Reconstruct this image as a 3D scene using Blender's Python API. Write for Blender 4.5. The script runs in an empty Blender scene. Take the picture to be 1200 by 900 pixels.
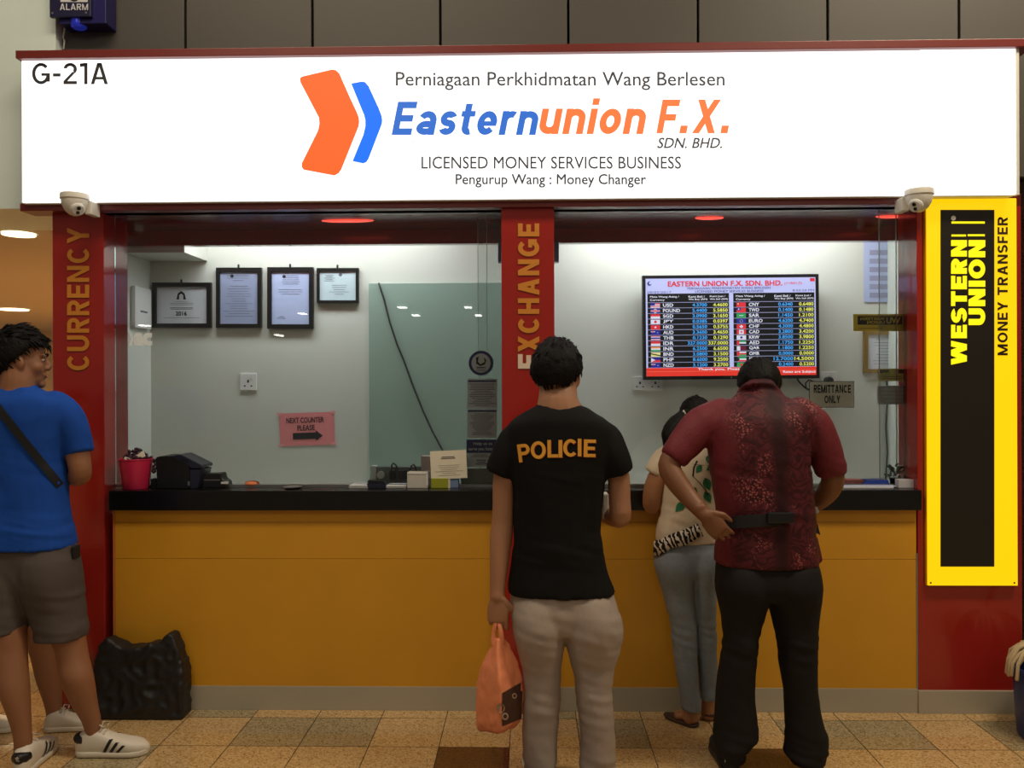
import bpy, bmesh, math, random
from mathutils import Vector, Matrix, noise, bvhtree
from math import sin, cos, pi, radians

random.seed(7)
SC = bpy.context.scene
COL = SC.collection

# ------------------------------------------------------------------ camera, world, lights, exposure
CAM = Vector((0.0, -3.9, 1.54))
FPX = 970.0
ROT = Matrix.Rotation(radians(1.2), 3, 'Z') @ Matrix.Rotation(radians(90), 3, 'X') @ Matrix.Rotation(radians(-0.2), 3, 'Z')
cd = bpy.data.cameras.new('camera'); cam = bpy.data.objects.new('camera', cd); COL.objects.link(cam)
cd.sensor_width = 36.0; cd.lens = FPX / 1200 * 36.0; cd.clip_start = 0.05; cd.clip_end = 200
cam.matrix_world = Matrix.Translation(CAM) @ ROT.to_4x4()
SC.camera = cam

SC.view_settings.view_transform = 'Standard'
SC.view_settings.look = 'None'
SC.view_settings.gamma = 1.0
SC.view_settings.use_curve_mapping = False
SC.view_settings.exposure = 0.0

wd = bpy.data.worlds.new('world'); SC.world = wd; wd.use_nodes = True
wd.node_tree.nodes['Background'].inputs[0].default_value = (1.0, 0.86, 0.68, 1)
wd.node_tree.nodes['Background'].inputs[1].default_value = 0.10

def area(name, loc, target, sx, sy, power, color):
    ld = bpy.data.lights.new(name, 'AREA'); ld.shape = 'RECTANGLE'; ld.size = sx; ld.size_y = sy
    ld.energy = power; ld.color = color
    o = bpy.data.objects.new(name, ld); COL.objects.link(o); o.location = loc
    o.rotation_euler = (Vector(target) - Vector(loc)).to_track_quat('-Z', 'Y').to_euler()
    return o
# the concourse ceiling lights, over and behind the viewer
area('concourse_light', (-2.2, -5.2, 4.6), (-1.6, 0, 0.9), 2.5, 1.2, 18, (1.0, 0.86, 0.66))
area('concourse_light', (2.4, -5.2, 4.6), (1.6, 0, 0.9), 2.5, 1.2, 21, (1.0, 0.86, 0.66))
area('concourse_light', (2.6, -1.6, 4.7), (2.5, -.35, 0), 1.6, .5, 86, (1.0, 0.84, 0.62))
area('concourse_light', (-1.2, -1.7, 4.7), (-1.2, -.35, 0), 2.2, .5, 50, (1.0, 0.84, 0.62))
# cool ceiling lights inside the booth
area('booth_light', (-1.25, 0.56, 2.57), (-1.25, 0.60, 1.0), 1.5, 0.18, 16.5, (0.87, 0.94, 1.0))
area('booth_light', (1.0, 0.56, 2.57), (1.0, 0.60, 1.0), 1.6, 0.18, 21.5, (0.87, 0.94, 1.0))
# warm light in the corridor on the left
area('corridor_light', (-3.6, 3.0, 2.34), (-3.6, 3.0, 0), 1.0, 1.5, 58, (1.0, 0.72, 0.42))
area('corridor_light', (-4.6, 6.2, 2.34), (-4.6, 6.2, 0), 1.5, 1.5, 95, (1.0, 0.70, 0.36))

# ------------------------------------------------------------------ picture measurements -> places
def W(px, py, Y):
    d = ROT @ Vector(((px - 600) / FPX, -(py - 450) / FPX, -1))
    return CAM + d * ((Y - CAM.y) / d.y)
def X(px, Y=0.0, py=450): return W(px, py, Y).x
def Z(py, Y=0.0, px=600): return W(px, py, Y).z
def S(Y): return FPX / (Y - CAM.y)

# ------------------------------------------------------------------ materials
def srgb(r, g, b):
    f = lambda c: (c/255/12.92 if c/255 <= .04045 else ((c/255+.055)/1.055)**2.4)
    return (f(r), f(g), f(b), 1)
MATS = {}
def mat(name, col, rough=0.6, metal=0.0, var=0.08, scale=30, bump=0.0, bscale=200, spec=0.5, coat=0.0, emit=None, estr=0.0, sss=0.0):
    if name in MATS: return MATS[name]
    m = bpy.data.materials.new(name); m.use_nodes = True
    nt = m.node_tree; b = nt.nodes['Principled BSDF']
    b.inputs['Roughness'].default_value = rough; b.inputs['Metallic'].default_value = metal
    b.inputs['Specular IOR Level'].default_value = spec; b.inputs['Coat Weight'].default_value = coat
    b.inputs['Base Color'].default_value = col
    if sss: 
        b.inputs['Subsurface Weight'].default_value = sss
        b.inputs['Subsurface Radius'].default_value = (0.012, 0.004, 0.002)
    tc = nt.nodes.new('ShaderNodeTexCoord')
    if var:
        n = nt.nodes.new('ShaderNodeTexNoise'); n.inputs['Scale'].default_value = scale; n.inputs['Detail'].default_value = 4
        nt.links.new(tc.outputs['Object'], n.inputs['Vector'])
        mx = nt.nodes.new('ShaderNodeMix'); mx.data_type = 'RGBA'
        mx.inputs['A'].default_value = tuple(c*(1-var) for c in col[:3]) + (1,)
        mx.inputs['B'].default_value = tuple(min(1, c*(1+var)) for c in col[:3]) + (1,)
        nt.links.new(n.outputs['Fac'], mx.inputs['Factor']); nt.links.new(mx.outputs['Result'], b.inputs['Base Color'])
    if bump:
        n2 = nt.nodes.new('ShaderNodeTexNoise'); n2.inputs['Scale'].default_value = bscale
        nt.links.new(tc.outputs['Object'], n2.inputs['Vector'])
        bp = nt.nodes.new('ShaderNodeBump'); bp.inputs['Strength'].default_value = bump; bp.inputs['Distance'].default_value = 0.004
        nt.links.new(n2.outputs['Fac'], bp.inputs['Height']); nt.links.new(bp.outputs['Normal'], b.inputs['Normal'])
    if emit:
        b.inputs['Emission Color'].default_value = emit; b.inputs['Emission Strength'].default_value = estr
    MATS[name] = m
    return m
def emis(name, col, s=1.0):
    if name in MATS: return MATS[name]
    return mat(name, (col[0]*.3, col[1]*.3, col[2]*.3, 1), rough=.4, var=0, emit=col, estr=s)

def granite(name, c1, c2, c3, rough=0.16, scale=170, spec=0.9):
    m = bpy.data.materials.new(name); m.use_nodes = True; nt = m.node_tree; b = nt.nodes['Principled BSDF']
    tc = nt.nodes.new('ShaderNodeTexCoord')
    v = nt.nodes.new('ShaderNodeTexVoronoi'); v.inputs['Scale'].default_value = scale
    nt.links.new(tc.outputs['Object'], v.inputs['Vector'])
    n = nt.nodes.new('ShaderNodeTexNoise'); n.inputs['Scale'].default_value = scale*1.6; n.inputs['Detail'].default_value = 3
    nt.links.new(tc.outputs['Object'], n.inputs['Vector'])
    sp = nt.nodes.new('ShaderNodeSeparateColor'); nt.links.new(v.outputs['Color'], sp.inputs[0])
    r = nt.nodes.new('ShaderNodeValToRGB'); e = r.color_ramp.elements
    e[0].position = .18; e[0].color = c3; e[1].position = .45; e[1].color = c1
    k = r.color_ramp.elements.new(.9); k.color = c2
    ad = nt.nodes.new('ShaderNodeMath'); ad.operation = 'MULTIPLY_ADD'; ad.inputs[1].default_value = .6; 
    nt.links.new(sp.outputs[0], ad.inputs[0]); 
    m2 = nt.nodes.new('ShaderNodeMath'); m2.operation = 'MULTIPLY'; m2.inputs[1].default_value = .5
    nt.links.new(n.outputs['Fac'], m2.inputs[0]); nt.links.new(m2.outputs[0], ad.inputs[2])
    nt.links.new(ad.outputs[0], r.inputs['Fac']); nt.links.new(r.outputs['Color'], b.inputs['Base Color'])
    b.inputs['Roughness'].default_value = rough; b.inputs['Specular IOR Level'].default_value = spec
    MATS[name] = m
    return m

M_red = mat('red laminate', srgb(160, 38, 30), .2, var=.08, scale=6, coat=.4)
M_redtrim = mat('red fascia paint', srgb(116, 42, 38), .3, var=.08, scale=8)
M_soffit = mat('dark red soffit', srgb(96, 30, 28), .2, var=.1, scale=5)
M_yellow = mat('mustard laminate', srgb(216, 156, 40), .4, var=.07, scale=5, bump=.05, bscale=260)
M_yedge = mat('orange edge strip', srgb(205, 120, 50), .4)
M_black = mat('black granite', srgb(16, 15, 15), .25, var=.5, scale=160)
M_skirt = mat('grey steel skirting', srgb(178, 170, 152), .38, metal=.0, var=.06, scale=4)
M_panel = mat('taupe wall panel', srgb(73, 70, 65), .55, var=.06, scale=120, bump=.05, bscale=300)
M_gap = mat('dark gap', srgb(12, 11, 11), .9)
M_pale = mat('pale column paint', srgb(222, 236, 232), .6, var=.03, scale=4)
M_wall = mat('booth wall paint', srgb(208, 208, 196), .7, var=.04, scale=160, bump=.05, bscale=300)
M_warm = mat('corridor paint', srgb(206, 188, 164), .7, var=.04)
M_white = mat('white plastic', srgb(222, 220, 214), .4, var=.03)
M_cream = mat('cream plastic', srgb(222, 218, 208), .4, var=.04)
M_dark = mat('black plastic', srgb(24, 24, 27), .35, var=.1)
M_navy = mat('navy plastic', srgb(34, 38, 58), .35, var=.1)
M_blue = mat('blue enamel', srgb(30, 26, 88), .3, var=.1)
M_paper = mat('white paper', srgb(222, 224, 228), .7, var=.03)
M_bluepaper = mat('bluish paper', srgb(178, 188, 222), .5, var=.03)
M_greypaper = mat('grey paper', srgb(216, 218, 222), .6, var=.05)
M_tan = mat('cream card', srgb(240, 234, 216), .7, var=.04)
M_ink = mat('black ink', srgb(28, 26, 28), .7, var=0)
M_greyink = mat('grey ink', srgb(96, 98, 108), .7, var=0)
M_navyink = mat('navy ink', srgb(24, 30, 104), .6, var=.05)
M_pinkp = mat('pink paper', srgb(232, 138, 138), .7, var=.05)
M_gold = mat('gold frame', srgb(150, 120, 60), .4, metal=.4, var=.2, scale=150)
M_gold2 = mat('yellow sticker', srgb(238, 208, 54), .5, var=.06)
M_frame = mat('black frame', srgb(22, 20, 20), .35, var=.1)
M_steel = mat('brushed steel', srgb(170, 170, 170), .3, metal=.9, var=.05)
M_letter = mat('ochre vinyl', srgb(210, 134, 44), .45, var=.03)
M_letterw = mat('pale vinyl', srgb(226, 205, 185), .5, var=.02)
M_sage = mat('sage glass board', srgb(150, 170, 156), .25, var=.03, scale=6)
M_cable = mat('dark cable', srgb(40, 42, 42), .5)
M_greycable = mat('pale cable', srgb(190, 188, 180), .5)
M_orange = mat('orange sponge', srgb(225, 130, 85), .8, var=.1)
M_pink = mat('pink bucket plastic', srgb(206, 40, 84), .35, var=.05)
M_purple = mat('dried purple petals', srgb(70, 42, 62), .8, var=.4, scale=60)
M_green = mat('dark green leaves', srgb(50, 78, 42), .5, var=.3, scale=60)
M_lime = mat('olive card box', srgb(150, 155, 40), .5)
M_bluetray = mat('blue tray plastic', srgb(34, 60, 150), .35)
M_skin_a = mat('light tan skin', srgb(170, 122, 92), .5, var=.06, scale=40, sss=.15)
M_skin_b = mat('brown skin', srgb(128, 84, 56), .5, var=.08, scale=40, sss=.1)
M_skin_c = mat('tan skin', srgb(170, 120, 84), .5, var=.06, scale=40, sss=.15)
M_hair = mat('black hair', srgb(15, 13, 13), .6, var=.4, scale=120, bump=.6, bscale=150, spec=.15)
M_tee = mat('black cotton', srgb(19, 19, 20), .85, var=.15, scale=250, bump=.15, bscale=500, spec=.2)
M_grey = mat('grey marl jersey', srgb(170, 156, 146), .9, var=.22, scale=420, bump=.2, bscale=600, spec=.1)
M_bluetee = mat('blue cotton', srgb(27, 76, 170), .85, var=.1, scale=150, bump=.15, bscale=500, spec=.2)
M_shorts = mat('charcoal twill', srgb(90, 82, 79), .85, var=.12, scale=300, bump=.15, bscale=600, spec=.1)
M_jeans = mat('grey blue denim', srgb(142, 152, 162), .85, var=.16, scale=60, bump=.15, bscale=500, spec=.1)
M_trouser = mat('black trousers', srgb(26, 24, 24), .8, var=.15, scale=40, spec=.25)
M_creamtee = mat('cream cotton', srgb(222, 205, 180), .85, var=.06, scale=60, spec=.1)
M_shoe = mat('white leather', srgb(226, 218, 204), .45, var=.03)
M_sole = mat('white rubber', srgb(214, 204, 186), .6, var=.04)
M_stripe = mat('black leather', srgb(24, 22, 24), .45)
M_navyshoe = mat('dark navy suede', srgb(30, 33, 42), .7, var=.12)
M_sandal = mat('brown sandal', srgb(70, 50, 36), .6)
M_strap = mat('black webbing', srgb(18, 18, 22), .7, var=.2, scale=300)
M_leaf = mat('green leaf print', srgb(46, 126, 84), .8, var=.2, scale=80)
M_police = mat('yellow print', srgb(236, 168, 56), .6, var=.06, scale=120)
M_policeedge = mat('red print edge', srgb(150, 40, 30), .6)
M_bag = mat('orange plastic bag', srgb(242, 148, 104), .35, var=.12, scale=20, bump=.3, bscale=40)
M_bagprint = mat('brown bag print', srgb(72, 44, 34), .4, var=.2, scale=30)
M_bagprint2 = mat('pale bag print', srgb(180, 150, 130), .4)
M_blackbag = mat('black coated fabric', srgb(27, 27, 29), .5, var=.2, scale=30, bump=.3, bscale=60)
M_bucketblue = mat('blue bucket plastic', srgb(30, 50, 112), .35)
M_mop = mat('beige mop cotton', srgb(196, 176, 140), .9, var=.15, scale=100)
M_bluebox = mat('slate blue box', srgb(110, 130, 170), .4)
M_stone = granite('brown granite', srgb(96, 74, 60), srgb(130, 108, 90), srgb(40, 28, 24), .25)
M_tile_b = granite('beige granite tile', srgb(205, 168, 112), srgb(226, 196, 146), srgb(140, 104, 62), .07)
M_tile_g = granite('grey green granite tile', srgb(166, 148, 110), srgb(192, 176, 136), srgb(102, 90, 64), .07)
M_tile_d = granite('dark brown granite tile', srgb(92, 62, 40), srgb(108, 74, 50), srgb(60, 40, 28), .07)
M_grout = mat('dark grout', srgb(64, 52, 38), .8)
def thin(m, k=.12):
    nt = m.node_tree; b = nt.nodes['Principled BSDF']; t = nt.nodes.new('ShaderNodeBsdfTranslucent'); mx = nt.nodes.new('ShaderNodeMixShader')
    mx.inputs[0].default_value = k
    lk = b.inputs['Base Color'].links
    if lk: nt.links.new(lk[0].from_socket, t.inputs[0])
    else: t.inputs[0].default_value = b.inputs['Base Color'].default_value
    nt.links.new(b.outputs[0], mx.inputs[1]); nt.links.new(t.outputs[0], mx.inputs[2]); nt.links.new(mx.outputs[0], nt.nodes['Material Output'].inputs[0])
    return m
for q in (M_tan, M_greypaper, M_paper, M_gold2): thin(q)
# lit things
E_sign = emis('lit white acrylic', (1.0, .985, .97, 1), 1.5)
E_wu = emis('lit yellow acrylic', srgb(255, 206, 6), 1.0)
E_wul = emis('lit yellow letters', srgb(255, 236, 20), 1.05)
E_org = emis('lit orange film', srgb(255, 100, 38), .95)
E_blu = emis('lit blue film', srgb(8, 112, 255), .95)
E_eb = emis('lit blue lettering', srgb(44, 108, 206), .9)
E_eo = emis('lit orange lettering', srgb(246, 120, 62), .95)
E_gry = emis('backlit grey lettering', srgb(70, 70, 72), .7)
E_lgr = emis('backlit pale lettering', srgb(205, 203, 200), .95)
E_red = emis('red lamp', (1.0, .08, .05, 1), 1.5)
E_warm = emis('warm lamp', (1.0, .78, .45, 1), 3.0)
M_wublk = mat('black lightbox film', srgb(36, 32, 26), .35, var=.1)
def scr(n, r, g, b, s=.9): return emis('screen ' + n, srgb(r, g, b), s)

def glass_mat():
    m = bpy.data.materials.new('clear glass'); m.use_nodes = True; nt = m.node_tree
    nt.nodes.remove(nt.nodes['Principled BSDF'])
    t = nt.nodes.new('ShaderNodeBsdfTransparent'); t.inputs[0].default_value = (.93, .95, .94, 1)
    g = nt.nodes.new('ShaderNodeBsdfGlossy'); g.inputs['Roughness'].default_value = 0.0
    f = nt.nodes.new('ShaderNodeFresnel'); f.inputs[0].default_value = 1.5
    mx = nt.nodes.new('ShaderNodeMixShader')
    nt.links.new(f.outputs[0], mx.inputs[0]); nt.links.new(t.outputs[0], mx.inputs[1]); nt.links.new(g.outputs[0], mx.inputs[2])
    nt.links.new(mx.outputs[0], nt.nodes['Material Output'].inputs[0])
    return m
M_glass = glass_mat()

def batik():
    m = bpy.data.materials.new('maroon batik'); m.use_nodes = True; nt = m.node_tree; N = nt.nodes; L = nt.links
    b = N['Principled BSDF']; b.inputs['Roughness'].default_value = .62; b.inputs['Specular IOR Level'].default_value = .25
    tc = N.new('ShaderNodeTexCoord')
    nz = N.new('ShaderNodeTexNoise'); nz.inputs['Scale'].default_value = 9; nz.inputs['Detail'].default_value = 2
    L.new(tc.outputs['Object'], nz.inputs['Vector'])
    ad = N.new('ShaderNodeMixRGB'); ad.blend_type = 'ADD'; ad.inputs[0].default_value = .22
    L.new(tc.outputs['Object'], ad.inputs[1]); L.new(nz.outputs['Color'], ad.inputs[2])
    v = N.new('ShaderNodeTexVoronoi'); v.inputs['Scale'].default_value = 15; v.feature = 'DISTANCE_TO_EDGE'; L.new(ad.outputs[0], v.inputs['Vector'])
    wv = N.new('ShaderNodeTexWave'); wv.wave_type = 'RINGS'; wv.inputs['Scale'].default_value = 9; wv.inputs['Distortion'].default_value = 14; wv.inputs['Detail'].default_value = 2
    L.new(ad.outputs[0], wv.inputs['Vector'])
    v2 = N.new('ShaderNodeTexVoronoi'); v2.inputs['Scale'].default_value = 105; L.new(tc.outputs['Object'], v2.inputs['Vector'])
    sx = N.new('ShaderNodeSeparateXYZ'); L.new(tc.outputs['Object'], sx.inputs[0])
    def math_(op, a, bb, clamp=False):
        n = N.new('ShaderNodeMath'); n.operation = op; n.use_clamp = clamp
        for i, q in enumerate((a, bb)):
            if q is None: continue
            if isinstance(q, (int, float)): n.inputs[i].default_value = q
            else: L.new(q, n.inputs[i])
        return n.outputs[0]
    ax = math_('ABSOLUTE', sx.outputs[0], None)
    def ramp(x, a, bb):
        n = N.new('ShaderNodeMapRange'); n.interpolation_type = 'SMOOTHSTEP'; n.inputs['From Min'].default_value = a; n.inputs['From Max'].default_value = bb
        L.new(x, n.inputs['Value']); return n.outputs[0]
    wob = math_('MULTIPLY', nz.outputs['Fac'], .06)
    axw = math_('ADD', ax, wob)
    inner = ramp(axw, .04, .10)       # 0 in the dark middle band
    outer = ramp(axw, .235, .17)        # 1 inside the patterned field
    lines = ramp(wv.outputs['Fac'], .45, .75)
    edge = ramp(v.outputs['Distance'], .10, .02)
    dots = ramp(v2.outputs['Distance'], .5, .25)
    nz2 = N.new('ShaderNodeTexNoise'); nz2.inputs['Scale'].default_value = 8.5; nz2.inputs['Detail'].default_value = 1; L.new(tc.outputs['Object'], nz2.inputs['Vector'])
    clump = ramp(nz2.outputs['Fac'], .52, .62)
    base = N.new('ShaderNodeMixRGB'); base.inputs[1].default_value = srgb(108, 38, 46); base.inputs[2].default_value = srgb(44, 16, 22)
    field = math_('MULTIPLY', math_('MULTIPLY', outer, .9), math_('MAXIMUM', math_('MULTIPLY', lines, .95), math_('MULTIPLY', edge, .8)))
    dark = math_('MAXIMUM', field, math_('MULTIPLY', math_('SUBTRACT', 1.0, inner), .95), True)
    dark = math_('MAXIMUM', dark, math_('MULTIPLY', outer, .45), True)
    L.new(dark, base.inputs[0])
    top = N.new('ShaderNodeMixRGB'); top.inputs[2].default_value = srgb(172, 92, 92); L.new(base.outputs[0], top.inputs[1])
    hi = math_('MULTIPLY', math_('MULTIPLY', math_('MULTIPLY', dots, clump), math_('MULTIPLY', inner, outer)), .8, True)
    L.new(hi, top.inputs[0]); L.new(top.outputs[0], b.inputs['Base Color'])
    bp = N.new('ShaderNodeBump'); bp.inputs['Strength'].default_value = .2; bp.inputs['Distance'].default_value = .003
    L.new(v2.outputs['Distance'], bp.inputs['Height']); L.new(bp.outputs[0], b.inputs['Normal'])
    return m
M_batik = batik()

def zebra():
    m = bpy.data.materials.new('zebra print'); m.use_nodes = True; nt = m.node_tree; b = nt.nodes['Principled BSDF']
    b.inputs['Roughness'].default_value = .85
    tc = nt.nodes.new('ShaderNodeTexCoord'); mp = nt.nodes.new('ShaderNodeMapping'); mp.inputs['Rotation'].default_value = (0, radians(20), 0)
    wv = nt.nodes.new('ShaderNodeTexWave'); wv.inputs['Scale'].default_value = 16; wv.inputs['Distortion'].default_value = 5; wv.inputs['Detail'].default_value = 1; wv.inputs['Detail Scale'].default_value = 3
    r = nt.nodes.new('ShaderNodeValToRGB'); r.color_ramp.interpolation = 'CONSTANT'
    r.color_ramp.elements[0].color = srgb(20, 16, 18); r.color_ramp.elements[1].position = .58; r.color_ramp.elements[1].color = srgb(226, 214, 196)
    nt.links.new(tc.outputs['Object'], mp.inputs[0]); nt.links.new(mp.outputs[0], wv.inputs['Vector'])
    nt.links.new(wv.outputs['Fac'], r.inputs[0]); nt.links.new(r.outputs[0], b.inputs['Base Color'])
    return m
M_zebra = zebra()

# ------------------------------------------------------------------ mesh building
def wloc(p):
    v = Vector((0, 0, 0))
    while p is not None:
        v += Vector(p.location); p = p.parent
    return v
class MB:
    """collects faces in world coordinates; build() links them as one mesh object"""
    def __init__(s): s.v = []; s.f = []; s.m = []; s.mats = []
    def mi(s, m):
        if m not in s.mats: s.mats.append(m)
        return s.mats.index(m)
    def add(s, vs, fs, m):
        k = len(s.v); i = s.mi(m); s.v += [Vector(a) for a in vs]
        for f in fs: s.f.append(tuple(k + a for a in f)); s.m.append(i)
    def box(s, x0, x1, y0, y1, z0, z1, m, bev=0.0):
        bm = bmesh.new(); bmesh.ops.create_cube(bm, size=1)
        for v in bm.verts: v.co = Vector(((x0+x1)/2 + v.co.x*(x1-x0), (y0+y1)/2 + v.co.y*(y1-y0), (z0+z1)/2 + v.co.z*(z1-z0)))
        if bev: bmesh.ops.bevel(bm, geom=bm.edges[:], offset=bev, segments=2, affect='EDGES', profile=.6)
        s.bm(bm, m)
    def bm(s, bm, m, M=None):
        if M is not None: bmesh.ops.transform(bm, matrix=M, verts=bm.verts)
        bm.verts.index_update()
        s.add([v.co.copy() for v in bm.verts], [[v.index for v in f.verts] for f in bm.faces], m); bm.free()
    def pbox(s, x0, y0, x1, y1, Yf, Yb, m, bev=0.0):
        a = W(x0, y1, Yf); b = W(x1, y0, Yf); s.box(a.x, b.x, Yf, Yb, a.z, b.z, m, bev)
    def quad(s, a, b, c, d, m): s.add([a, b, c, d], [(0, 1, 2, 3)], m)
    def prism(s, pts, dirv, m):
        n = len(pts); d = Vector(dirv)
        s.add([Vector(p) for p in pts] + [Vector(p) + d for p in pts],
              [tuple(range(n)), tuple(range(2*n-1, n-1, -1))] + [(i, i+n, (i+1) % n + n, (i+1) % n) for i in range(n)], m)
    def rings(s, rs, m, n=20, p=2.0, flat0=False, flat1=False):
        """rs: (centre, half axis a, half axis b)"""
        rs = list(rs)
        def cap(r, q):
            t = (r[0] - q[0])
            if t.length < 1e-6: t = r[1].cross(r[2])
            t.normalize(); h = min(r[1].length, r[2].length)
            return [(r[0] + t*h*.45, r[1]*.8, r[2]*.8), (r[0] + t*h*.75, r[1]*.45, r[2]*.45)]
        if not flat0: rs = list(reversed(cap(rs[0], rs[1]))) + rs
        if not flat1: rs = rs + cap(rs[-1], rs[-2])
        vs = []; fs = []
        for c, a, b in rs:
            for i in range(n):
                t = 2*pi*i/n; ct, st = cos(t), sin(t)
                vs.append(c + a*(abs(ct)**(2/p)*(1 if ct >= 0 else -1)) + b*(abs(st)**(2/p)*(1 if st >= 0 else -1)))
        for k in range(len(rs)-1):
            for i in range(n):
                j = (i+1) % n; fs.append((k*n+i, k*n+j, k*n+n+j, k*n+n+i))
        fs.append(tuple(range(n-1, -1, -1))); fs.append(tuple((len(rs)-1)*n + i for i in range(n)))
        s.add(vs, fs, m)
    def tube(s, pts, r, m, n=8, flat=False):
        pts = [Vector(p) for p in pts]; rr = r if isinstance(r, (list, tuple)) else [r]*len(pts); out = []
        for i, p in enumerate(pts):
            t = (pts[min(i+1, len(pts)-1)] - pts[max(i-1, 0)]).normalized()
            u = Vector((0, 1, 0)) if abs(t.y) < .8 else Vector((1, 0, 0))
            a = t.cross(u).normalized(); b = a.cross(t).normalized()
            out.append((p, a*rr[i], b*rr[i]))
        s.rings(out, m, n, 2.0, flat, flat)
    def lathe(s, c, prof, m, n=28, axis=None):
        """prof: (radius, height) along axis"""
        c = Vector(c); ax = Vector(axis or (0, 0, 1)).normalized()
        u = ax.orthogonal().normalized(); w = ax.cross(u)
        s.rings([(c + ax*h, u*max(r, 1e-4), w*max(r, 1e-4)) for r, h in prof], m, n, 2.0, True, True)
    def ell(s, c, a, b, d, m, seg=20, rg=14):
        c = Vector(c); vs = [c - d]; fs = []
        for k in range(1, rg):
            t = pi*k/rg - pi/2
            for i in range(seg):
                q = 2*pi*i/seg; vs.append(c + d*sin(t) + (a*cos(q) + b*sin(q))*cos(t))
        vs.append(c + d); last = len(vs)-1
        for i in range(seg):
            j = (i+1) % seg; fs.append((0, 1+j, 1+i)); fs.append((last, 1+(rg-2)*seg+i, 1+(rg-2)*seg+j))
            for k in range(rg-2): fs.append((1+k*seg+i, 1+k*seg+j, 1+(k+1)*seg+j, 1+(k+1)*seg+i))
        s.add(vs, fs, m)
    def build(s, name, parent=None, smooth=False, angle=None):
        L = wloc(parent) if parent is not None else Vector((0, 0, 0))
        me = bpy.data.meshes.new(name); me.from_pydata([v - L for v in s.v], [], s.f)
        for m in s.mats: me.materials.append(m)
        me.polygons.foreach_set('material_index', s.m)
        b = bmesh.new(); b.from_mesh(me)
        lv = [v for v in b.verts if not v.link_faces]
        if lv: bmesh.ops.delete(b, geom=lv, context='VERTS')
        bmesh.ops.recalc_face_normals(b, faces=b.faces); b.to_mesh(me); b.free()
        if smooth:
            me.polygons.foreach_set('use_smooth', [True]*len(me.polygons))
            if angle: me.set_sharp_from_angle(angle=radians(angle))
        me.update()
        o = bpy.data.objects.new(name, me); COL.objects.link(o)
        if parent is not None: o.parent = parent
        return o
def centre_origin(o):
    """put a top-level mesh's origin at its own base"""
    vs = [v.co for v in o.data.vertices]
    c = Vector(((min(v.x for v in vs)+max(v.x for v in vs))/2, (min(v.y for v in vs)+max(v.y for v in vs))/2, min(v.z for v in vs)))
    o.data.transform(Matrix.Translation(-c)); o.location = Vector(o.location) + c
    return o
def tag(o, label, cat, group=None):
    o['label'] = label; o['category'] = cat
    if group: o['group'] = group
    if o.type == 'MESH': centre_origin(o)
    return o
def struct(o): o['kind'] = 'structure'; return o
def thing(name, loc, label, cat, group=None):
    o = bpy.data.objects.new(name, None); COL.objects.link(o); o.location = loc
    o.empty_display_size = .1
    o['label'] = label; o['category'] = cat
    if group: o['group'] = group
    return o

# lettering: fitted to a box on a plane
def glyphs(body, bold=0.0, shear=0.0, res=3, spacing=1.0):
    cu = bpy.data.curves.new('t', 'FONT'); cu.body = body; cu.size = 1; cu.shear = shear; cu.resolution_u = res; cu.fill_mode = 'FRONT'
    cu.space_character = spacing
    o = bpy.data.objects.new('t', cu); COL.objects.link(o)
    dg = bpy.context.evaluated_depsgraph_get(); me = bpy.data.meshes.new_from_object(o.evaluated_get(dg))
    vs = [(v.co.x, v.co.y, 0) for v in me.vertices]; fs = [tuple(p.vertices) for p in me.polygons]
    bpy.data.objects.remove(o); bpy.data.curves.remove(cu); bpy.data.meshes.remove(me)
    if bold > .001:
        b = bold*.55; V = []; F = []
        for l, (dx, dy) in enumerate(((-b, -b), (b, -b), (-b, b), (b, b), (0, 0))):
            k = len(V); V += [(x+dx, y+dy, l) for x, y, _ in vs]; F += [tuple(k+i for i in f) for f in fs]
        vs, fs = V, F
    return vs, fs
def by_word(mb, name, parent, axis, gap):
    """link the lettering of a line as one part per word"""
    iv = sorted((min(mb.v[i][axis] for i in f), max(mb.v[i][axis] for i in f), k) for k, f in enumerate(mb.f)); words = []; end = None
    for a, b, k in iv:
        if end is None or a - end > gap: words.append([]); end = b
        words[-1].append(k); end = max(end, b)
    for w in words:
        o = MB()
        for k in w: o.add([mb.v[i] for i in mb.f[k]], [tuple(range(len(mb.f[k])))], mb.mats[mb.m[k]])
        o.build(name, parent)
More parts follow.
